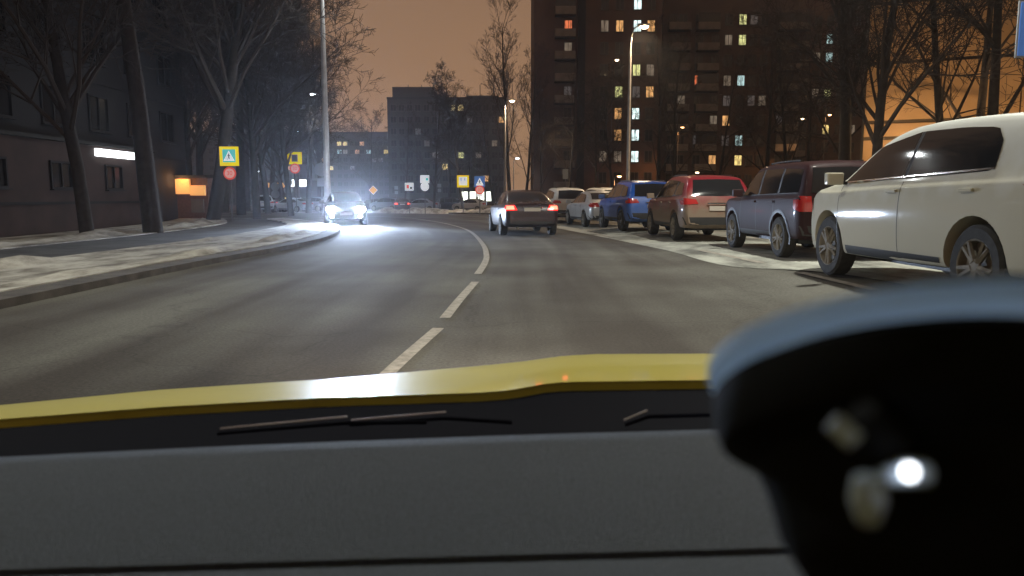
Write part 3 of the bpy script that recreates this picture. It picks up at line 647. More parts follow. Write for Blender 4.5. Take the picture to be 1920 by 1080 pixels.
# block B
YB = 106.0; zB = gz(0, YB); xb0 = XY(1233, YB)+.05
B = block('apartment_block', xb0, XY(1479, YB), YB, 16, zB, zB+10.35*sh+1.0, M['brickB'], 'middle brown apartment block with recessed balconies, right of the tall one')
cb = [1252, 1270, 1300, 1330, 1353, 1378, 1398, 1418, 1452, 1470]
lb = {}
put(lb, 5, (54, 91), 'y', YB, zB); put(lb, 5, (163, 272), 'c', YB, zB); put(lb, 5, (302,), 'Y', YB, zB)
put(lb, 4, (74, 147), 'd', YB, zB); put(lb, 4, (220,), 'o', YB, zB); put(lb, 4, (186, 257), 'g', YB, zB); put(lb, 3, (257,), 'g', YB, zB); put(lb, 3, (215,), 'd', YB, zB)
put(lb, 2, (139,), 'r', YB, zB); put(lb, 1, (174,), 'd', YB, zB); put(lb, 6, (185, 45), 'g', YB, zB); put(lb, 7, (193,), 'd', YB, zB); put(lb, 2, (323,), 'Y', YB, zB); put(lb, 1, (323,), 'o', YB, zB); put(lb, 2, (255,), 'g', YB, zB)
put(lb, 8, (225,), 'g', YB, zB); put(lb, 3, (290,), 'o', YB, zB)
cols(B, [lx(p_, YB, xb0) for p_ in cb], 10, sh, zB, lb, w=1.1)
for px_ in (1262, 1314, 1461):
    for k in range(1, 10): balcony(B, (lx(px_, YB, xb0), 0, k*sh-.02), 0, 3.0, closed=(k+px_) % 3 == 0)
# block C
YC = 118.0; zC = gz(0, YC); xc0 = XY(1480, YC)+.1
Cb = block('apartment_block', xc0, XY(1612, YC), YC, 16, zC, zC+12*sh, M['brickA'], 'farthest right brown apartment block beside the thick trunk')
cc = [1495, 1515, 1537, 1560, 1585]; lc = {}
put(lc, 2, (82, 114), 'c', YC, zC); put(lc, 2, (181,), 'y', YC, zC); put(lc, 2, (247,), 'Y', YC, zC); put(lc, 1, (102,), 'd', YC, zC); put(lc, 1, (167,), 'd', YC, zC); put(lc, 0, (165,), 'o', YC, zC); put(lc, 4, (230,), 'd', YC, zC)
cols(Cb, [lx(p_, YC, xc0) for p_ in cc], 11, sh, zC, lc, w=1.1)
for k in range(1, 11): balcony(Cb, (lx(1487, YC, xc0), 0, k*sh), 0, 1.6, closed=k % 2 == 0)
# lit entrances
def porch(root, x, w, label=None):
    d = MB().box((x, -.06, 1.6), (w, .08, 2.6)).build('entrance_door', M['door_lit'], root)
    MB().box((x, -.8, 3.05), (w+1.2, 1.6, .16)).build('door_canopy', M['slab'], root)
for px_, w_ in ((1190, .9), (1213, 1.5)): porch(A, lx(px_, YA, xa0), w_)
for px_, w_ in ((1366, 1.4), (1396, 2.0)): porch(B, lx(px_, YB, xb0), w_)
for px_ in (1513, 1548): porch(Cb, lx(px_, YC, xc0), .7)

# middle distance block
YM = 180.0; zM = gz(0, YM); xm0 = XY(731, YM); shm = 2.75
Mb = block('apartment_block', xm0, XY(945, YM), YM, 15, zM, at(800, 186, YM).z, M['far'], 'dark long apartment block across the junction with two yellow windows', None)
MB().box((lx(777, YM, xm0), 6, at(800, 163, YM).z-zM-1.2), (XY(822, YM)-XY(745, YM), 8, 3.0)).build('roof_room', M['far'], Mb)
MB().box((lx(905, YM, xm0), 6, at(800, 177, YM).z-zM-1.0), (XY(940, YM)-XY(882, YM), 8, 2.0)).build('roof_room', M['far'], Mb)
for px_ in (765, 790, 812, 900, 925): MB().tube([(lx(px_, YM, xm0), 5, 26), (lx(px_, YM, xm0), 5, at(800, 158, YM).z-zM+.6)], .09, 5).build('roof_vent', M['roofm'], Mb)
cm = [742, 757, 772, 787, 803, 818, 836, 851, 866, 882, 898, 912, 928, 941]; lm = {}
def putm(i, py, key): lm[(i, row_of(py, YM, zM, shm))] = key
putm(7, 200, 'Y'); putm(8, 201, 'Y'); putm(13, 225, 'o'); putm(9, 232, 'g'); putm(4, 265, 'g'); putm(12, 262, 'd'); putm(10, 300, 'd'); putm(5, 300, 'd'); putm(3, 240, 'g'); putm(8, 285, 'y'); putm(6, 318, 'Y'); putm(11, 330, 'o')
cols(Mb, [lx(p_, YM, xm0) for p_ in cm], 9, shm, zM, lm, w=1.4)
# far block left of it
YF = 260.0; zF = gz(0, YF); xf0 = XY(330, YF)
Fb = block('apartment_block', xf0, XY(730, YF), YF, 15, zF, at(700, 250, YF).z, M['far'], 'low far apartment block left of the dark long one, with scattered small lit windows')
cf = [350, 368, 386, 404, 422, 440, 458, 476, 494, 512, 530, 548, 566, 582, 598, 612, 625, 641, 652, 664, 674, 683, 695, 706, 717, 727]; lf = {}
def putf(i, py, key): lf[(i, row_of(py, YF, zF, shm))] = key
for i, py, kk in ((-6, 300, 'd'), (-3, 315, 'o'), (3, 266, 'Y'), (4, 266, 'Y'), (7, 268, 'o'), (3, 279, 'c'), (4, 279, 'd'), (6, 291, 'o'), (11, 285, 'Y'), (10, 295, 'd'), (8, 290, 'c'), (9, 300, 'd'), (1, 300, 'o'), (5, 308, 'd'), (2, 318, 'Y'), (0, 280, 'd')): putf(i+14, py, kk)
cols(Fb, [lx(p_, YF, xf0) for p_ in cf], 8, shm, zF, lf, w=1.6)
# tall dark block on the left: its street wall runs away from the camera
LB = empty('apartment_block', (-17.5, 5, 0), 0, 'huge unlit dark block filling the upper left', 'building')
MB().box((-9, 17.8, 14), (18, 35.6, 30)).build('wall', M['slab'], LB); MB().box((-9, 17.8, 29.3), (18.4, 36, .6)).build('parapet', M['roofm'], LB)
for i in range(11):
    for k in range(1, 9):
        window(LB, (.03, 2+i*3.15, 1.9+k*2.8), math.pi/2, 1.5, 1.5, {(9, 5): 'g', (8, 3): 'g'}.get((i, k)), 2, 'slab')
for k in range(9): MB().box((.045, 17.8, .7+k*2.8+2.45), (.06, 35.4, .06)).build('floor_band', M['slab'], LB)
# annexe: long low brown wall in front of it
LA = empty('low_annexe', (-16.3, 20, 0), 0, 'low brown annexe along the foot of the dark block', 'building')
MB().box((-.55, 4.5, 1.55), (1.05, 20, 3.3)).build('wall', mat('brown_annexe', (.045, .028, .024), .9, var=.25, vscale=1), LA)
MB().box((-.5, 4.5, 3.27), (1.25, 20.3, .12)).build('roof', M['roofm'], LA); MB().box((.0, 4.5, 1.0), (.05, 19.9, .10)).build('plinth_band', M['slab'], LA)
for i in range(5): window(LA, (.0, -3.5+i*3.6, 2.0), math.pi/2, 1.3, 1.0, None, 2, 'slab')
# ochre panel building on the right
YO = 36.0; xo0 = XY(1607, YO); O = empty('panel_building', (xo0, YO, 0), R(-24), 'ochre panel building lit orange behind the nearest white car', 'building')
MB().box((14, 4.2, 8), (28, 8, 18)).build('wall', M['joint'], O)
pm_ = {}
for i in range(9):
    zs = [0, 3.95, 4.7, 7.4, 10.1, 12.8, 15.2, 17.5]
    for k in range(7):
        h_ = zs[k+1]-zs[k]-.16
        if h_ not in pm_: pm_[h_] = MB().box((0, 0, 0), (3.05, .16, h_)).mesh('wall_panel', M['plaster'], bevel=.02, seg=1)
        link('wall_panel', pm_[h_], O, (1.55+i*3.1, .10+.008*((i+k) % 2), zs[k]+.08+h_/2))
for i in (2, 4, 6):
    for k in (3, 4, 5): window(O, (1.55+i*3.1, -.01, [0, 0, 0, 8.8, 11.5, 14.0][k]), 0, 1.5, 1.5, None, 2)
MB().box((14, .0, 17.7), (28.3, 8.3, .3)).build('parapet', M['roofm'], O)

# kiosk, boards, shop, fences
K_ = empty('kiosk', (XY(363, 39.2), 39.2, gz(-16, 39)), R(-8), 'small brown kiosk with two glowing orange light boxes', 'kiosk')
MB().box((0, .6, 1.1), (1.9, 1.2, 2.2)).build('wall', M['kiosk'], K_)
MB().box((-.42, -.08, 1.75), (.86, .14, .78)).build('light_box', M['kiosk_lit'], K_); MB().box((.45, -.10, 1.55), (.80, .14, .52)).build('light_box', M['kiosk_lit'], K_)
MB().box((0, .5, 2.27), (2.1, 1.5, .12)).build('roof', M['roofm'], K_); MB().box((.35, -.02, .75), (.7, .06, .7)).build('counter', M['balcony'], K_)
light('kiosk_lamp', (-.3, -.6, 2.1), 25, (1, .5, .18), K_, rad=.05)
S = empty('illuminated_sign', (-16.2, 30, 0), 0, 'long glowing white name board on the low annexe', 'sign')
S.location = (-16.28, 31.0, 2.95)
MB().box((.05, 0, 0), (.12, 2.9, .30)).build('board', M['board'], S, bevel=.02); MB().box((.06, 1.78, 0), (.12, .60, .30)).build('number_panel', M['s_grey'], S, bevel=.02)
dg_ = MB().box((.125, 1.70, .0), (.012, .06, .18)).box((.125, 1.84, 0), (.012, .14, .04)).box((.125, 1.84, .07), (.012, .14, .04)).box((.125, 1.84, -.07), (.012, .14, .04)); dg_.build('number_marks', M['s_white'], S)
sh_ = empty('corner_shop', (XY(862, 104), 104, gz(0, 104)), 0, 'single-storey shop with a bright white front behind the crossing sign', 'building')
wS = XY(928, 104)-XY(862, 104)
MB().box((wS/2, 3, 1.7), (wS, 6, 3.6)).build('wall', M['far'], sh_); MB().box((wS/2, 2.6, 3.6), (wS+.6, 7, .25)).build('roof', M['roofm'], sh_)
for i in range(4):
    f = MB().box((0, 0, 0), (.95, .1, 1.9)).build('shop_window', M['frame'], sh_); f.location = (.75+i*1.13, -.04, 1.75); MB().box((0, -.06, 0), (.82, .02, 1.7)).build('pane', M['shop'], f)
lsh = empty('corner_shop', (XY(486, 112), 112, gz(0, 112)), 0, 'far single-storey shop with a white and orange lit fascia at the left', 'building')
MB().box((4.5, 3, 2.2), (9, 6, 4.4)).build('wall', M['far'], lsh); MB().box((6.3, -.1, 4.0), (2.6, .2, 1.0)).build('fascia', M['board'], lsh); MB().box((2.8, -.1, 3.7), (3.4, .2, .7)).build('fascia', M['kiosk_lit'], lsh)
for i in range(3):
    f = MB().box((0, 0, 0), (1.3, .1, 1.4)).build('shop_window', M['frame'], lsh); f.location = (1.6+i*2.2, -.04, 1.3); MB().box((0, -.06, 0), (1.1, .02, 1.2)).build('pane', LIT['Y' if i == 1 else 'd'], f)
def fence(x0, y0, x1, y1, h, n, label, m='fence'):
    d = Vector((x1-x0, y1-y0)); L = d.length; a = math.atan2(d.y, d.x); r = empty('fence', (x0, y0, gz(x0, y0)), a, label, 'fence')
    for z in (.35, h-.12): MB().box((L/2, 0, z), (L, .05, .07)).build('rail', M[m], r)
    pc = MB().box((0, -.04, h/2), (.045, .03, h)).mesh('picket', M[m])
    for i in range(n): link('picket', pc, r, (L*(i+.5)/n, 0, 0))
    return r
fence(XY(1050, 58), 58, XY(1250, 52), 52, 1.9, 60, 'dark reddish picket fence behind the parked cars')
fence(-17.0, 42, -30, 50, 1.1, 50, 'low dark fence beyond the kiosk')

# ------------------------------------------------------------------ street lamps
def street_lamp(px, Y, ztop, armdx, armdy, label, bulb='lampy', power=0, col=(1, .72, .42), r=.10, polem='pole', head_px=None, base=None, armrise=.9):
    x = XY(px, Y) if base is None else base; z0 = gz(x, Y)
    o = empty('street_lamp', (x, Y, z0), 0, label, 'street lamp', 'street lamps')
    H = ztop-z0
    MB().tube([(0, 0, -.1), (0, 0, 1.2), (0, 0, 1.25), (0, 0, H-armrise)], [r*1.35, r*1.3, r, r*.62], 10).build('pole', M[polem], o, smooth=True)
    a = Vector((armdx, armdy, 0))
    MB().tube([(0, 0, H-armrise-.1), (a*.12+Vector((0, 0, H-armrise*.45))), (a*.45+Vector((0, 0, H-.1))), (a+Vector((0, 0, H)))], .035, 8).build('arm', M[polem], o, smooth=True)
    rz = math.atan2(armdy, armdx)
    hd = empty('lamp_head', a*1.0+Vector((0, 0, H)), rz); hd.parent = o
    MB().box((.25, 0, .05), (.62, .26, .12)).build('housing', M[polem], hd, bevel=.03); bl = MB().lathe([(0, -.10), (.08, -.09), (.13, -.05), (.15, 0)], 14).build('lens', M[bulb], hd, smooth=True); bl.location = (.28, 0, 0); bl.scale = (1.5, .95, 1.5)
    if power:
        lp = a*1.0+Vector((.28*math.cos(rz), .28*math.sin(rz), H-.24)); light('lamp_light', lp, power, col, o, 'SPOT', .14, 152, lp+Vector((0, 0, -5)), .6)
    return o
WARM = (1, .74, .46); COOL = (.90, .96, .96)
street_lamp(1175, 40, 10.0, XY(1190, 40)-XY(1175, 40), 0, 'tall lamp post before the brown blocks, behind the blue crossover', 'lampy', 3900, WARM, r=.11, armrise=1.3)
street_lamp(947, 67, 9.6, .35, 0, 'lamp post straight above the dark saloon ahead', 'lampy', 4000, WARM, r=.13, armrise=.9)
street_lamp(617, 34.5, 12.4, 1.8, 0, 'tall grey post left of the bend whose head is above the picture', 'lampw', 1700, COOL, r=.15, polem='pole', armrise=1.2)
street_lamp(614, 66, 10.0, -.55, -.2, 'cool white lamp half hidden behind the tall grey post', 'lampw', 2200, COOL, r=.11, armrise=.7)
street_lamp(0, 12.4, 9.6, -1.8, 0, 'lamp post beside the nearest parked car, right of the frame', 'lampw', 5000, (.97, .96, .84), base=8.9, r=.12)
street_lamp(0, -14, 9.6, -1.8, 0, 'lamp post behind the camera on the right', 'lampw', 3300, (.9, .95, .95), base=8.9, r=.12)
street_lamp(0, 9, 9.6, 2.0, 0, 'lamp post on the left verge beside the taxi, left of the frame', 'lampw', 1900, (.95, .95, .85), base=-9.2, r=.12)
street_lamp(963, 96, 6.1, .2, 0, 'small white yard lamp right of the lamp post over the saloon', 'lampw', 300, COOL, r=.07, armrise=.4)
for px_, py_, Y_, lab, b_, pw in ((1266, 238, 92, 'orange yard lamp between the tall block and the middle one', 'lampo', 2200), (1486, 222, 100, 'small pale yard lamp left of the orange one at the far block', 'lampy', 200),
                              (1536, 215, 100, 'orange-white yard lamp before the farthest right block', 'lampo', 2200), (1296, 323, 98, 'low bright warm yard lamp at the foot of the middle block', 'lampy', 1200),
                              (1530, 307, 104, 'low yellow yard lamp at the foot of the farthest right block', 'lampy', 300), (1143, 112, 92, 'high dim yard lamp in front of the tall block', 'lampy', 0), (1150, 330, 80, 'low hidden yard lamp behind the fence', 'lampo', 2200)):
    street_lamp(px_, Y_, at(px_, py_, Y_).z, .25, 0, lab, b_, pw, (1, .45, .16) if b_ == 'lampo' else (1, .66, .34), r=.06, polem='pole_dark', armrise=.4)
for i, (px_, py_, Y_, lab) in enumerate(((484, 321, 150, 'tiny white far lamp above the lights at the left end of the street'), (511, 332, 140, 'tiny white far lamp left of the grey round sign backs'),
                                 (558, 246, 120, 'small white far lamp high above the yellow sign with the dark centre'), (497, 362, 130, 'tiny warm far lamp low over the leftmost parked cars'), (312, 323, 60, 'small bluish lamp by the wall above the kiosk'))):
    street_lamp(px_, Y_, at(px_, py_, Y_).z, .25, 0, lab, 'lampw' if i != 3 else 'lampy', 0, r=.06, polem='pole_dark', armrise=.4)
# wall lamps washing the ochre building
for i, (px_, py_) in enumerate(((1640, 285), (1720, 300))):
    bpy.context.view_layer.update(); p = O.matrix_world @ Vector(((1.6, 7.5)[i], -.02, (3.3, 3.0)[i])); wl = empty('wall_lamp', p, R(-24), ['orange wall lamp low on the ochre building beside the thin trunk', 'orange wall lamp on the ochre building behind the white car roof'][i], 'wall lamp')
    MB().box((0, -.3, 0), (.3, .5, .08)).build('housing', M['pole_dark'], wl); MB().box((0, -.36, -.06), (.2, .3, .05)).build('lens', M['lampo'], wl)
    light('wash_light', (0, (-2.8, -4.0)[i], .3), (480, 520)[i], (1, .62, .30), wl, rad=.1)  # light hung in the air off the wall, placed for an even wash

# ------------------------------------------------------------------ signs
def sign_post(px, Y, top, label, group='road signs', facing=0, x=None):
    x_ = XY(px, Y) if x is None else x; o = empty('road_sign', (x_, Y, gz(x_, Y)), facing, label, 'road sign', group)
    MB().tube([(0, .04, -.1), (0, .04, top-gz(x_, Y)+.1)], .038, 8).build('post', M['pole_dark'], o, smooth=True); return o
def plate_(o, z, kind, w, m, name, y=0, h=None, rot=0, x=0):
    h = h or w; b = MB()
    if kind == 'disc': b.lathe([(0, -.012), (w/2, -.012), (w/2, .012), (0, .012)], 28, Matrix.Rotation(math.pi/2, 3, 'X'))
    elif kind == 'tri': b.add([(-w/2, -.01, -h/2), (w/2, -.01, -h/2), (0, -.01, h/2), (-w/2, .01, -h/2), (w/2, .01, -h/2), (0, .01, h/2)], [(0, 1, 2), (5, 4, 3), (0, 3, 4, 1), (1, 4, 5, 2), (2, 5, 3, 0)])
    else: b.box((0, 0, 0), (w, .022, h))
    q = b.build(name, M[m], o, bevel=.0); q.location = (x, y, z-o.location.z if False else z); q.rotation_euler.y = rot; return q
def man(o, z, s, m='s_black', y=-.05, x=0):        # walking figure pictogram
    b = MB(); b.box((0, 0, .36*s), (.13*s, .008, .13*s)).box((0, 0, .12*s), (.16*s, .008, .34*s))
    for a, c in ((.35, (.10, -.22)), (-.35, (-.10, -.22))): b.box((c[0]*s, 0, c[1]*s), (.09*s, .008, .42*s), M=Matrix.Rotation(-a, 3, 'Y'))
    for a, c in ((.7, (.16, .12)), (-.7, (-.16, .12))): b.box((c[0]*s, 0, c[1]*s), (.06*s, .008, .28*s), M=Matrix.Rotation(-a, 3, 'Y'))
    q = b.build('pictogram', M[m], o); q.location = (x, y, z); return q
def text(o, s, z, size, m, y=-.06, name='lettering', x=0):
    c = bpy.data.curves.new(name, 'FONT'); c.body = s; c.size = size; c.align_x = 'CENTER'; c.align_y = 'CENTER'; c.extrude = .003
    t = bpy.data.objects.new('t', c); C.objects.link(t); dg = bpy.context.evaluated_depsgraph_get(); me = bpy.data.meshes.new_from_object(t.evaluated_get(dg)); bpy.data.objects.remove(t)
    me.materials.clear(); me.materials.append(M[m]); q = link(name, me, o, (x, y, z)); q.rotation_euler = (math.pi/2, 0, 0); return q
def speed30(o, z, w):
    plate_(o, z, 'disc', w, 's_red', 'sign_disc', -.02); plate_(o, z, 'disc', w*.74, 's_pink', 'disc_face', -.04); text(o, '30', z, w*.46, 's_red')
def rel(Y, px, py): return at(px, py, Y).z - gz(XY(px, Y), Y)
# left: yellow backed crossing sign over a round 30
Y_ = 36.5; o = sign_post(437, Y_, rel(Y_, 437, 275), 'yellow-backed crossing sign over a red round sign, nearest on the left')
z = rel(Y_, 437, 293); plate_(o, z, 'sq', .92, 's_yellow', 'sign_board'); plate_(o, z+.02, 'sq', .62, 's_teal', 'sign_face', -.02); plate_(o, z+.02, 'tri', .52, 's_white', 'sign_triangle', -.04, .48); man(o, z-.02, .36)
speed30(o, rel(Y_, 440, 325), .62)
Y_ = 54.0; o = sign_post(558, Y_, rel(Y_, 558, 284), 'yellow-backed sign with a dark centre over a red disc, left of the tall post')
z = rel(Y_, 558, 296.5); plate_(o, z, 'sq', 1.02, 's_yellow', 'sign_board', h=.86); plate_(o, z, 'sq', .44, 's_grey', 'sign_face', -.02, .52); plate_(o, z, 'sq', .34, 's_black', 'sign_symbol', -.035, .42)
speed30(o, rel(Y_, 559, 316), .72)
# grey backs of signs turned away
for px_, py_, Y_, n, lab in ((544, 342, 60, 2, 'pair of grey discs seen from behind below the yellow sign'), (520, 350, 64, 2, 'single post of grey round sign backs, leftmost'), (606, 318, 46, 1, 'large pale round sign back left of the tall post')):
    o = sign_post(px_, Y_, rel(Y_, px_, py_-8), lab)
    for j in range(n): plate_(o, rel(Y_, px_, py_+j*14), 'disc', .72 if n > 1 else .8, 'signback', 'sign_disc', -.02)
    if n == 1: plate_(o, rel(Y_, px_, py_+24), 'sq', .5, 'signback', 'sign_board', -.02)
Y_ = 88; o = sign_post(702, Y_, rel(Y_, 702, 350), 'orange diamond sign right of the oncoming headlamps'); z = rel(Y_, 702, 356.5)
plate_(o, z, 'sq', .74, 's_white', 'sign_rim', 0, rot=R(45)); plate_(o, z, 'sq', .66, 's_orange', 'sign_face', -.02, rot=R(45))
Y_ = 62; o = sign_post(769, Y_, rel(Y_, 769, 344), 'white square sign with a dark symbol, lower than the white one to its right'); z = rel(Y_, 769, 350)
plate_(o, z, 'sq', .72, 's_white', 'sign_board', h=.64); plate_(o, z-.0, 'sq', .2, 's_red', 'sign_symbol', -.02, .3, x=-.12); plate_(o, z-.1, 'sq', .18, 's_black', 'sign_symbol', -.02, .2, x=.15)
Y_ = 60; o = sign_post(798, Y_, rel(Y_, 798, 330), 'white square sign above a plain white disc'); plate_(o, rel(Y_, 798, 336), 'sq', .72, 's_white', 'sign_board', h=.62); plate_(o, rel(Y_, 798, 336), 'sq', .2, 's_teal', 'sign_symbol', -.02, x=.18); plate_(o, rel(Y_, 798, 350), 'disc', .68, 's_white', 'sign_disc', -.02)
Y_ = 63; o = sign_post(869, Y_, rel(Y_, 869, 328), 'yellow-framed children warning board left of the blue crossing sign'); z = rel(Y_, 869, 340)
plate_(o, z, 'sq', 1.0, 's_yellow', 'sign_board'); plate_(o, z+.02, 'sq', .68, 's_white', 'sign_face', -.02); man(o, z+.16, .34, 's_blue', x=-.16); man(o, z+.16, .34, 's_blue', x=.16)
Y_ = 50; o = sign_post(900, Y_, rel(Y_, 900, 331), 'blue pedestrian crossing sign over a round 30 sign'); z = rel(Y_, 900, 340.5)
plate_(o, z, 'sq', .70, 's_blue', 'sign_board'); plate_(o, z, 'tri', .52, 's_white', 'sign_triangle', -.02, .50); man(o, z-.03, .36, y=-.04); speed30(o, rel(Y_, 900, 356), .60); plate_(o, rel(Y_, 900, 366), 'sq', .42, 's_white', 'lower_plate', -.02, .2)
Y_ = 12.6; o = sign_post(1925, Y_, rel(Y_, 1925, 2), 'blue square sign with a red bar at the upper right edge', x=XY(1926, Y_)); z = rel(Y_, 1926, 55)
plate_(o, z, 'sq', .92, 's_grey', 'sign_rim', 0, .90); plate_(o, z, 'sq', .86, 's_blue', 'sign_face', -.015, .84); plate_(o, z-.2, 'sq', .13, 's_white', 'sign_symbol', -.03, .42); plate_(o, z+.10, 'sq', .50, 's_red', 'sign_symbol', -.04, .16)
for px_, Y_, py_, lab in ((745, 86, 352, 'stacked pale street plates between the diamond and the white square sign'), (825, 84, 348, 'small pale double plate left of the leaning trunk'), (1059, 56, 322, 'small pale plate before the tall block')):
    o = sign_post(px_, Y_, rel(Y_, px_, py_-5), lab); plate_(o, rel(Y_, px_, py_), 'sq', .42, 's_grey', 'sign_board', -.02, .4); plate_(o, rel(Y_, px_, py_+9), 'sq', .38, 's_grey', 'sign_board', -.02, .36)

# ------------------------------------------------------------------ bare winter trees
def tree_mesh(seed, H, r0, lean=(0, 0), kind='broad', dens=1.0, fork=.32):
    rnd = random.Random(seed); tb, cb = MB(), MB()
    def branch(p, d, L, r, lev, mb):
        segs = (7, 4, 3, 2, 1)[lev]; n = (9, 6, 4, 3, 3)[lev]; pts = [p.copy()]; rr = [r]; dirs = [d.copy()]
        for i in range(segs):
            j = (.05, .16, .22, .25, .2)[lev]
            d = (d + Vector((rnd.uniform(-j, j), rnd.uniform(-j, j), rnd.uniform(-j*.5, j*.9)))).normalized()
            if kind == 'poplar' and lev > 0: d = (d+Vector((0, 0, .16))).normalized()
            p = p+d*(L/segs); pts.append(p.copy()); rr.append(max(.0075, r*(1-.8*(i+1)/segs))); dirs.append(d.copy())
        mb.tube(pts, rr, n, caps=False)
        if lev >= 4: return
        cnt = int((22, 11, 9, 6)[lev]*dens*rnd.uniform(.85, 1.15))
        for c in range(cnt):
            t = rnd.uniform(fork if lev == 0 else .15, 1.0)**(.9); k = min(int(t*segs), segs-1); f = t*segs-k
            q = pts[k].lerp(pts[k+1], f); dd = dirs[min(k+1, segs)]
            ang = rnd.uniform(0, 2*math.pi); a = dd.cross(Vector((.3, .2, 1))).normalized(); b = dd.cross(a)
            spread = rnd.uniform(.5, 1.05) if kind == 'broad' else rnd.uniform(.45, .85)
            nd = (dd*math.cos(spread) + (a*math.cos(ang)+b*math.sin(ang))*math.sin(spread)).normalized()
            if lev == 0: nd = (nd+Vector((0, 0, .25 if kind == 'broad' else .1))).normalized()
            ll = L*(.52 if kind == 'broad' else .50)*rnd.uniform(.6, 1.1)*(1-.55*t if lev == 0 else 1-.3*t)*(1.05 if lev else 1)
            branch(q, nd, ll, max(.009, rr[k]*rnd.uniform(.36, .52)), lev+1, cb)
    branch(Vector((0, 0, -.1)), Vector((lean[0], lean[1], 1)).normalized(), H*.92, r0, 0, tb)
    return tb.mesh('trunk', M['bark'], smooth=True, angle=80), cb.mesh('crown', M['twig'])
TV = dict(d=tree_mesh(11, 16, .24, (.05, .02), dens=.72, fork=.2), e=tree_mesh(12, 15, .18, (-.07, .03), dens=.72, fork=.18), f=tree_mesh(13, 13, .15, (.1, 0), dens=.7, fork=.18), a=tree_mesh(1, 16, .27, (.05, .02), dens=1.0, fork=.18), b=tree_mesh(2, 15, .20, (-.08, .03), dens=1.0, fork=.16), c=tree_mesh(3, 13, .16, (.1, 0), dens=.95, fork=.16), p=tree_mesh(4, 21, .24, (0, 0), 'poplar', .82, .12),
          q=tree_mesh(5, 11, .14, (-.18, 0), dens=.95), s=tree_mesh(6, 15, .24, (.16, .0), dens=1.05, fork=.22))
def tree(px, Y, var, label, sc=1, rz=0, group='bare trees', x=None):
    x = XY(px, Y) if x is None else x; o = empty('bare_tree', (x, Y, gz(x, Y)), rz, label, 'tree', group); o.scale = (sc,)*3
    link('trunk', TV[var][0], o); link('crown', TV[var][1], o); return o
for a in (
    (165, 23.5, 'b', 'bare tree whose trunk crosses below the left end of the white board', 1.1, 1),
    (289, 24, 'a', 'thick bare tree left of the kiosk on the snow strip', 1.15, 2.2),
    (400, 37, 's', 'great bare tree with a trunk leaning over the yellow crossing sign', 1.45, .1),
    (455, 52, 'a', 'bare tree right behind the nearest yellow crossing sign', 1.25, 4),
    (505, 60, 'b', 'bare tree over the far left shop lights', 1.3, .8),
    (548, 48, 'c', 'bare tree behind the yellow sign with the dark centre', 1.25, 3.3),
    (580, 68, 'a', 'bare tree behind the cool white lamp', 1.05, 5.1),
    (330, 46, 'b', 'bare tree above the kiosk roof', 1.35, 2.9),
    (425, 70, 'a', 'distant bare tree between the dark block and the sign', 1.4, .4),
    (535, 85, 'b', 'distant bare tree over the pale parked car', 1.3, 1.4),
    (484, 44, 'c', 'slim bare tree between the two yellow signs', 1.5, 2.0),
    (956, 82, 'p', 'tall bare poplar standing against the sky left of the tall block', 1.0, 0),
    (985, 90, 'p', 'second poplar close against the tall block edge', .85, 2),
    (880, 120, 'p', 'thin distant poplar above the long dark block', .62, 1),
    (870, 74, 'q', 'leaning dark tree left of the blue crossing sign', 1.15, 0),
    (815, 84, 'e', 'bare tree behind the white square sign', .85, 2.4),
    (845, 96, 'd', 'wide bare tree in front of the long dark block', .95, 3.9),
    (760, 110, 'f', 'bare tree at the left end of the long dark block', 1.1, .6),
    (925, 100, 'e', 'bare tree behind the small white yard lamp', .95, .2),
    (695, 170, 'c', 'small far tree on the skyline left of the long dark block', 1.7, .2),
    (1015, 78, 'd', 'bare tree at the left foot of the tall block', .75, 1.3),
    (1066, 66, 'e', 'dark-stemmed tree in front of the balcony column', .78, 4.4),
    (1112, 74, 'f', 'bare tree in front of the lower windows of the tall block', .95, 5.2),
    (1150, 62, 'q', 'small leaning tree beside the lamp post', .95, 1.0),
    (1232, 64, 'd', 'bare tree where the tall block meets the middle one', .92, .9),
    (1262, 56, 'd', 'double-trunked looking bare tree over the red crossover', .80, 3.6),
    (1340, 72, 'e', 'bare tree before the yellow stairwell windows', .95, 2.6),
    (1428, 60, 'd', 'bare tree spreading before the gap between the right blocks', .92, 5.6),
    (1475, 52, 'e', 'bare tree above the roof of the boxy off-roader', .9, .5),
    (1582, 31, 'a', 'thick dark trunk at the left edge of the ochre building', 1.05, 1.9),
    (1558, 44, 'e', 'bare tree just left of the thick trunk', 1.1, 3.0),
    (1634, 25, 'c', 'slim straight trunk crossing the bright ochre wall', 1.15, 4.2),
    (1765, 27, 'e', 'bare tree spreading across the ochre wall', .95, .2),
    (1855, 24, 'd', 'bare tree behind the blue sign with the red bar', .85, 2.2),
    (1810, 32, 'd', 'rearmost tree close to the ochre wall', .95, 4.9),
    (1510, 75, 'd', 'bare tree in front of the farthest right block', 1.0, 1.0),
    (380, 60, 'b', 'bare tree in the dark between the kiosk and the crossing sign', 1.6, 3.2),
    (465, 95, 'a', 'far bare tree over the leftmost lit shop', 1.8, 4.1),
    (510, 100, 'b', 'far bare tree right of the leftmost lit shop', 1.8, 5.1),
    (560, 105, 'a', 'far bare tree behind the cool lamp', 1.55, .3),
    (600, 92, 'c', 'far bare tree behind the tall grey post', 1.5, 1.3),
    (360, 42, 'c', 'bare tree just right of the kiosk', 1.4, 1.8),
): tree(a[0], a[1], a[2], a[3], a[4], a[5])

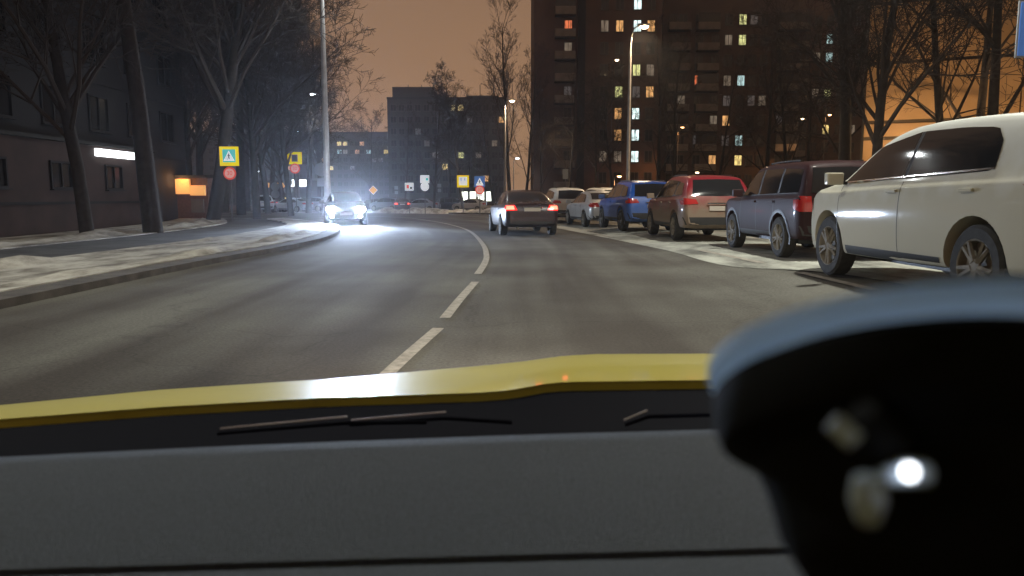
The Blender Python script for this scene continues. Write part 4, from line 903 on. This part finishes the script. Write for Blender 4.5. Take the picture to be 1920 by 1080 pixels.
# ------------------------------------------------------------------ the taxi the picture is taken from
TX = empty('taxi', (0, 0, 0), 0, 'yellow car seen from inside: dashboard, wipers and bonnet', 'car')
def line(pts, px): return interp(pts, px)
PX = [-500, -250, 0, 150, 300, 450, 600, 750, 900, 950, 980, 1000, 1020, 1050, 1080, 1120, 1200, 1340, 1600, 1900, 2300]
near = [(-500, 850), (-250, 812), (0, 786), (300, 763), (600, 746), (900, 736), (960, 731), (1020, 720), (1060, 716), (1340, 712), (1900, 716), (2300, 722)]
fart = [(-500, 845), (-250, 796), (0, 762), (300, 732), (600, 712), (900, 686), (980, 678), (1050, 668), (1110, 664), (1340, 663), (1900, 668), (2300, 675)]
hr = []
for f, dp in ((0, 1.20), (.25, 1.36), (.5, 1.54), (.75, 1.76), (1, 2.0)):
    row = []
    for p_ in PX:
        n_, f_ = at(p_, line(near, p_), 1.20), at(p_, line(fart, p_), 2.0); q = n_.lerp(f_, f); q.z += .012*math.sin(math.pi*f); row.append(q)
    hr.append(row)
last = hr[-1]; hr.append([q+Vector((0, .06, -.02)) for q in last]); hr.append([q+Vector((0, .12, -.09)) for q in last]); hr.append([q+Vector((0, .15, -.35)) for q in last])
hr.insert(0, [q+Vector((0, .006, -.006)) for q in hr[0]])
MB().grid(hr).build('bonnet', M['yellow_paint'], TX, smooth=True, angle=50)
dl = [(-500, 890), (-250, 873), (0, 857), (480, 834), (960, 816), (1430, 803), (1900, 800), (2300, 802)]
cw = []
for f in (0, .15, .4, .7, 1):
    cw.append([at(p_, line(near, p_)-1, 1.19).lerp(at(p_, line(dl, p_)+25, .84), f)+Vector((0, 0, -.016-.012*math.sin(math.pi*f))) for p_ in PX])
MB().grid(cw).build('cowl', M['cowl'], TX, smooth=True, angle=60)
lowl = [(-500, 1108), (0, 1068), (820, 1044), (1640, 1022), (2300, 1008)]
dr = [[at(p_, line(dl, p_), .80)+Vector((0, .02, -.06)) for p_ in PX], [at(p_, line(dl, p_), .80)+Vector((0, .006, -.008)) for p_ in PX], [at(p_, line(dl, p_), .80) for p_ in PX]]
for f in (.1, .25, .5, .75, .95, 1): dr.append([at(p_, line(dl, p_), .80).lerp(at(p_, line(lowl, p_), .57), f)+Vector((0, 0, .006*math.sin(math.pi*f))) for p_ in PX])
dr.append([q+Vector((0, -.002, -.02)) for q in dr[-1]])
MB().grid(dr).build('dashboard', M['dash'], TX, smooth=True, angle=60)
g = [[at(p_, line(lowl, p_), .57)+Vector((0, .0, -.010)) for p_ in PX], [at(p_, line(lowl, p_)+20, .545)+Vector((0, 0, -.008)) for p_ in PX]]
MB().grid(g).build('dashboard_gap', M['dash_dark'], TX)
g = [[at(p_, line(lowl, p_)+13, .555)+Vector((0, .0, -.02)) for p_ in PX], [at(p_, line(lowl, p_)+14, .55) for p_ in PX], [at(p_, line(lowl, p_)+60, .50) for p_ in PX], [at(p_, line(lowl, p_)+200, .38) for p_ in PX]]
MB().grid(g).build('airbag_cover', M['dash'], TX, smooth=True)
rf = MB(); rf.grid([[(x, y, 1.44+.03*math.cos(x*1.6)-.02*abs(y+.6)) for x in (-.62, -.3, 0, .3, .62)] for y in (.30, -.3, -1.0, -1.7)])
rf.grid([[(x, y, 1.48+.03*math.cos(x*1.6)-.02*abs(y+.6)) for x in (-.64, -.3, 0, .3, .64)] for y in (.31, -.3, -1.0, -1.7)]); rf.build('roof', M['yellow_paint'], TX)
for s in (-1, 1):
    MB().box((s*.80, -.75, .62), (.07, 2.9, .66)).build('door', M['yellow_paint'], TX, bevel=.02)
    MB().tube([(s*.64, .30, 1.44), (s*.74, .72, 1.14), (s*.80, .98, .94)], .035, 8).build('windscreen_pillar', M['trim'], TX)
    MB().tube([(s*.66, -.75, 1.44), (s*.79, -.75, .9)], .04, 8).build('door_pillar', M['trim'], TX)
MB().box((0, -1.75, .95), (1.5, .12, 1.0)).build('rear_panel', M['yellow_paint'], TX, bevel=.03)
for s in (-.38, .38):
    st_ = MB().box((s, -.55, .80), (.50, .14, .75)).build('seat_back', M['trim'], TX, bevel=.05)
def wiper(p0, p1, p2, d, label=None):
    a, b, c = at(*p0, d), at(*p1, d), at(*p2, d); w = MB().tube([a, b, c], [.0025, .003, .003], 8).build('wiper', M['cowl'], TX, smooth=True)
    MB().tube([a+Vector((0, .01, .004)), b+Vector((0, .01, .006))], .0013, 6).build('glint_strip', M['wiper_glint'], w, smooth=True)  # thin pale strip drawn as the glint along the wiper
wiper((408, 813), (648, 793), (800, 792), 1.0); wiper((656, 797), (835, 784), (960, 792), 1.02); wiper((1172, 797), (1216, 781), (1330, 778), 1.0)
for s in (-.66, .72): light('own_headlight', (s, 2.75, .62), 700, (1, .88, .70), TX, 'SPOT', .06, 70, (s, 14, -.15), .8)

# suction mount on the windscreen, right
MT = empty('suction_mount', tuple(at(1745, 700, .20)), 0, 'black suction mount with a grey rim, out of focus at the lower right', 'phone mount')
o0 = Vector(MT.location)
ax = Vector((.10, .52, .85)).normalized(); Rm = ax.to_track_quat('Z', 'Y').to_matrix()
Rr = .0585
MB().lathe([(0, -.0064), (Rr*.82, -.0064), (Rr*.835, -.005), (Rr*.835, -.002), (0, -.001)], 64, Rm).build('cup', M['rubber'], MT, smooth=True)
MB().lathe([(Rr*.84, -.0035), (Rr*.98, -.0045), (Rr*1.01, -.003), (Rr*1.01, 0), (Rr*.98, .0005), (Rr*.84, -.001)], 64, Rm).build('cup_lip', M['lip'], MT, smooth=True)
MB().lathe([(0, -.0068), (Rr*.955, -.0070), (Rr*.985, -.0085), (Rr*.985, -.017), (Rr*.95, -.022), (Rr*.80, -.027), (Rr*.75, -.034), (Rr*.70, -.046), (Rr*.58, -.058), (Rr*.3, -.066), (0, -.068)], 48, Rm).build('housing', M['matt_black'], MT, smooth=True)
def loc(px, py, d): return at(px, py, d)-o0
MB().tube([loc(1700, 860, .175), loc(1800, 960, .165), loc(1900, 1100, .16), loc(1960, 1300, .16)], [.022, .026, .030, .032], 20).build('arm', M['matt_black'], MT, smooth=True)
MB().tube([loc(1560, 790, .150), loc(1604, 826, .148)], [.0022, .0024], 12).build('release_lever', M['metal_sheen'], MT, smooth=True)
MB().tube([loc(1612, 775, .150), loc(1665, 840, .150)], [.004, .005], 12).build('lever_base', M['matt_black'], MT, smooth=True)
MB().tube([loc(1625, 895, .145), loc(1628, 935, .145), loc(1628, 975, .146)], [.0026, .0036, .0022], 14).build('knob', M['metal_sheen'], MT, smooth=True)
MB().tube([loc(1655, 896, .142), loc(1700, 886, .142), loc(1738, 888, .142)], [.0016, .0026, .0022], 14).build('clamp_pin', M['metal_sheen'], MT, smooth=True)
MB().lathe([(0, .0012), (.0009, .0009), (.0012, 0), (.0009, -.0009), (0, -.0012)], 16).build('indicator', M['led'], MT, smooth=True).location = loc(1705, 885, .138)
c_ = loc(1960, 880, .185); pb = MB().box((0, 0, 0), (.078, .03, .10)); hb = pb.build('holder', M['rubber'], MT, bevel=.012, seg=4, smooth=True); hb.location = c_; hb.rotation_euler = (R(-20), 0, R(8))

# ------------------------------------------------------------------ glare veil round the lamps, added as thin vapour
hz = MB().box((0, 190, 17.5), (700, 460, 40)).build('glare_haze', None); tag(hz, kind='stuff')  # added volume: its glow round the lamps replaces lens glare
hm = bpy.data.materials.new('glare_mist'); hm.use_nodes = True; n = hm.node_tree; n.nodes.remove(n.nodes['Principled BSDF'])
v = n.nodes.new('ShaderNodeVolumePrincipled'); v.inputs['Density'].default_value = .0008; v.inputs['Color'].default_value = (.86, .90, .97, 1); v.inputs['Anisotropy'].default_value = .84
n.links.new(v.outputs[0], n.nodes['Material Output'].inputs['Volume']); hz.data.materials.append(hm)
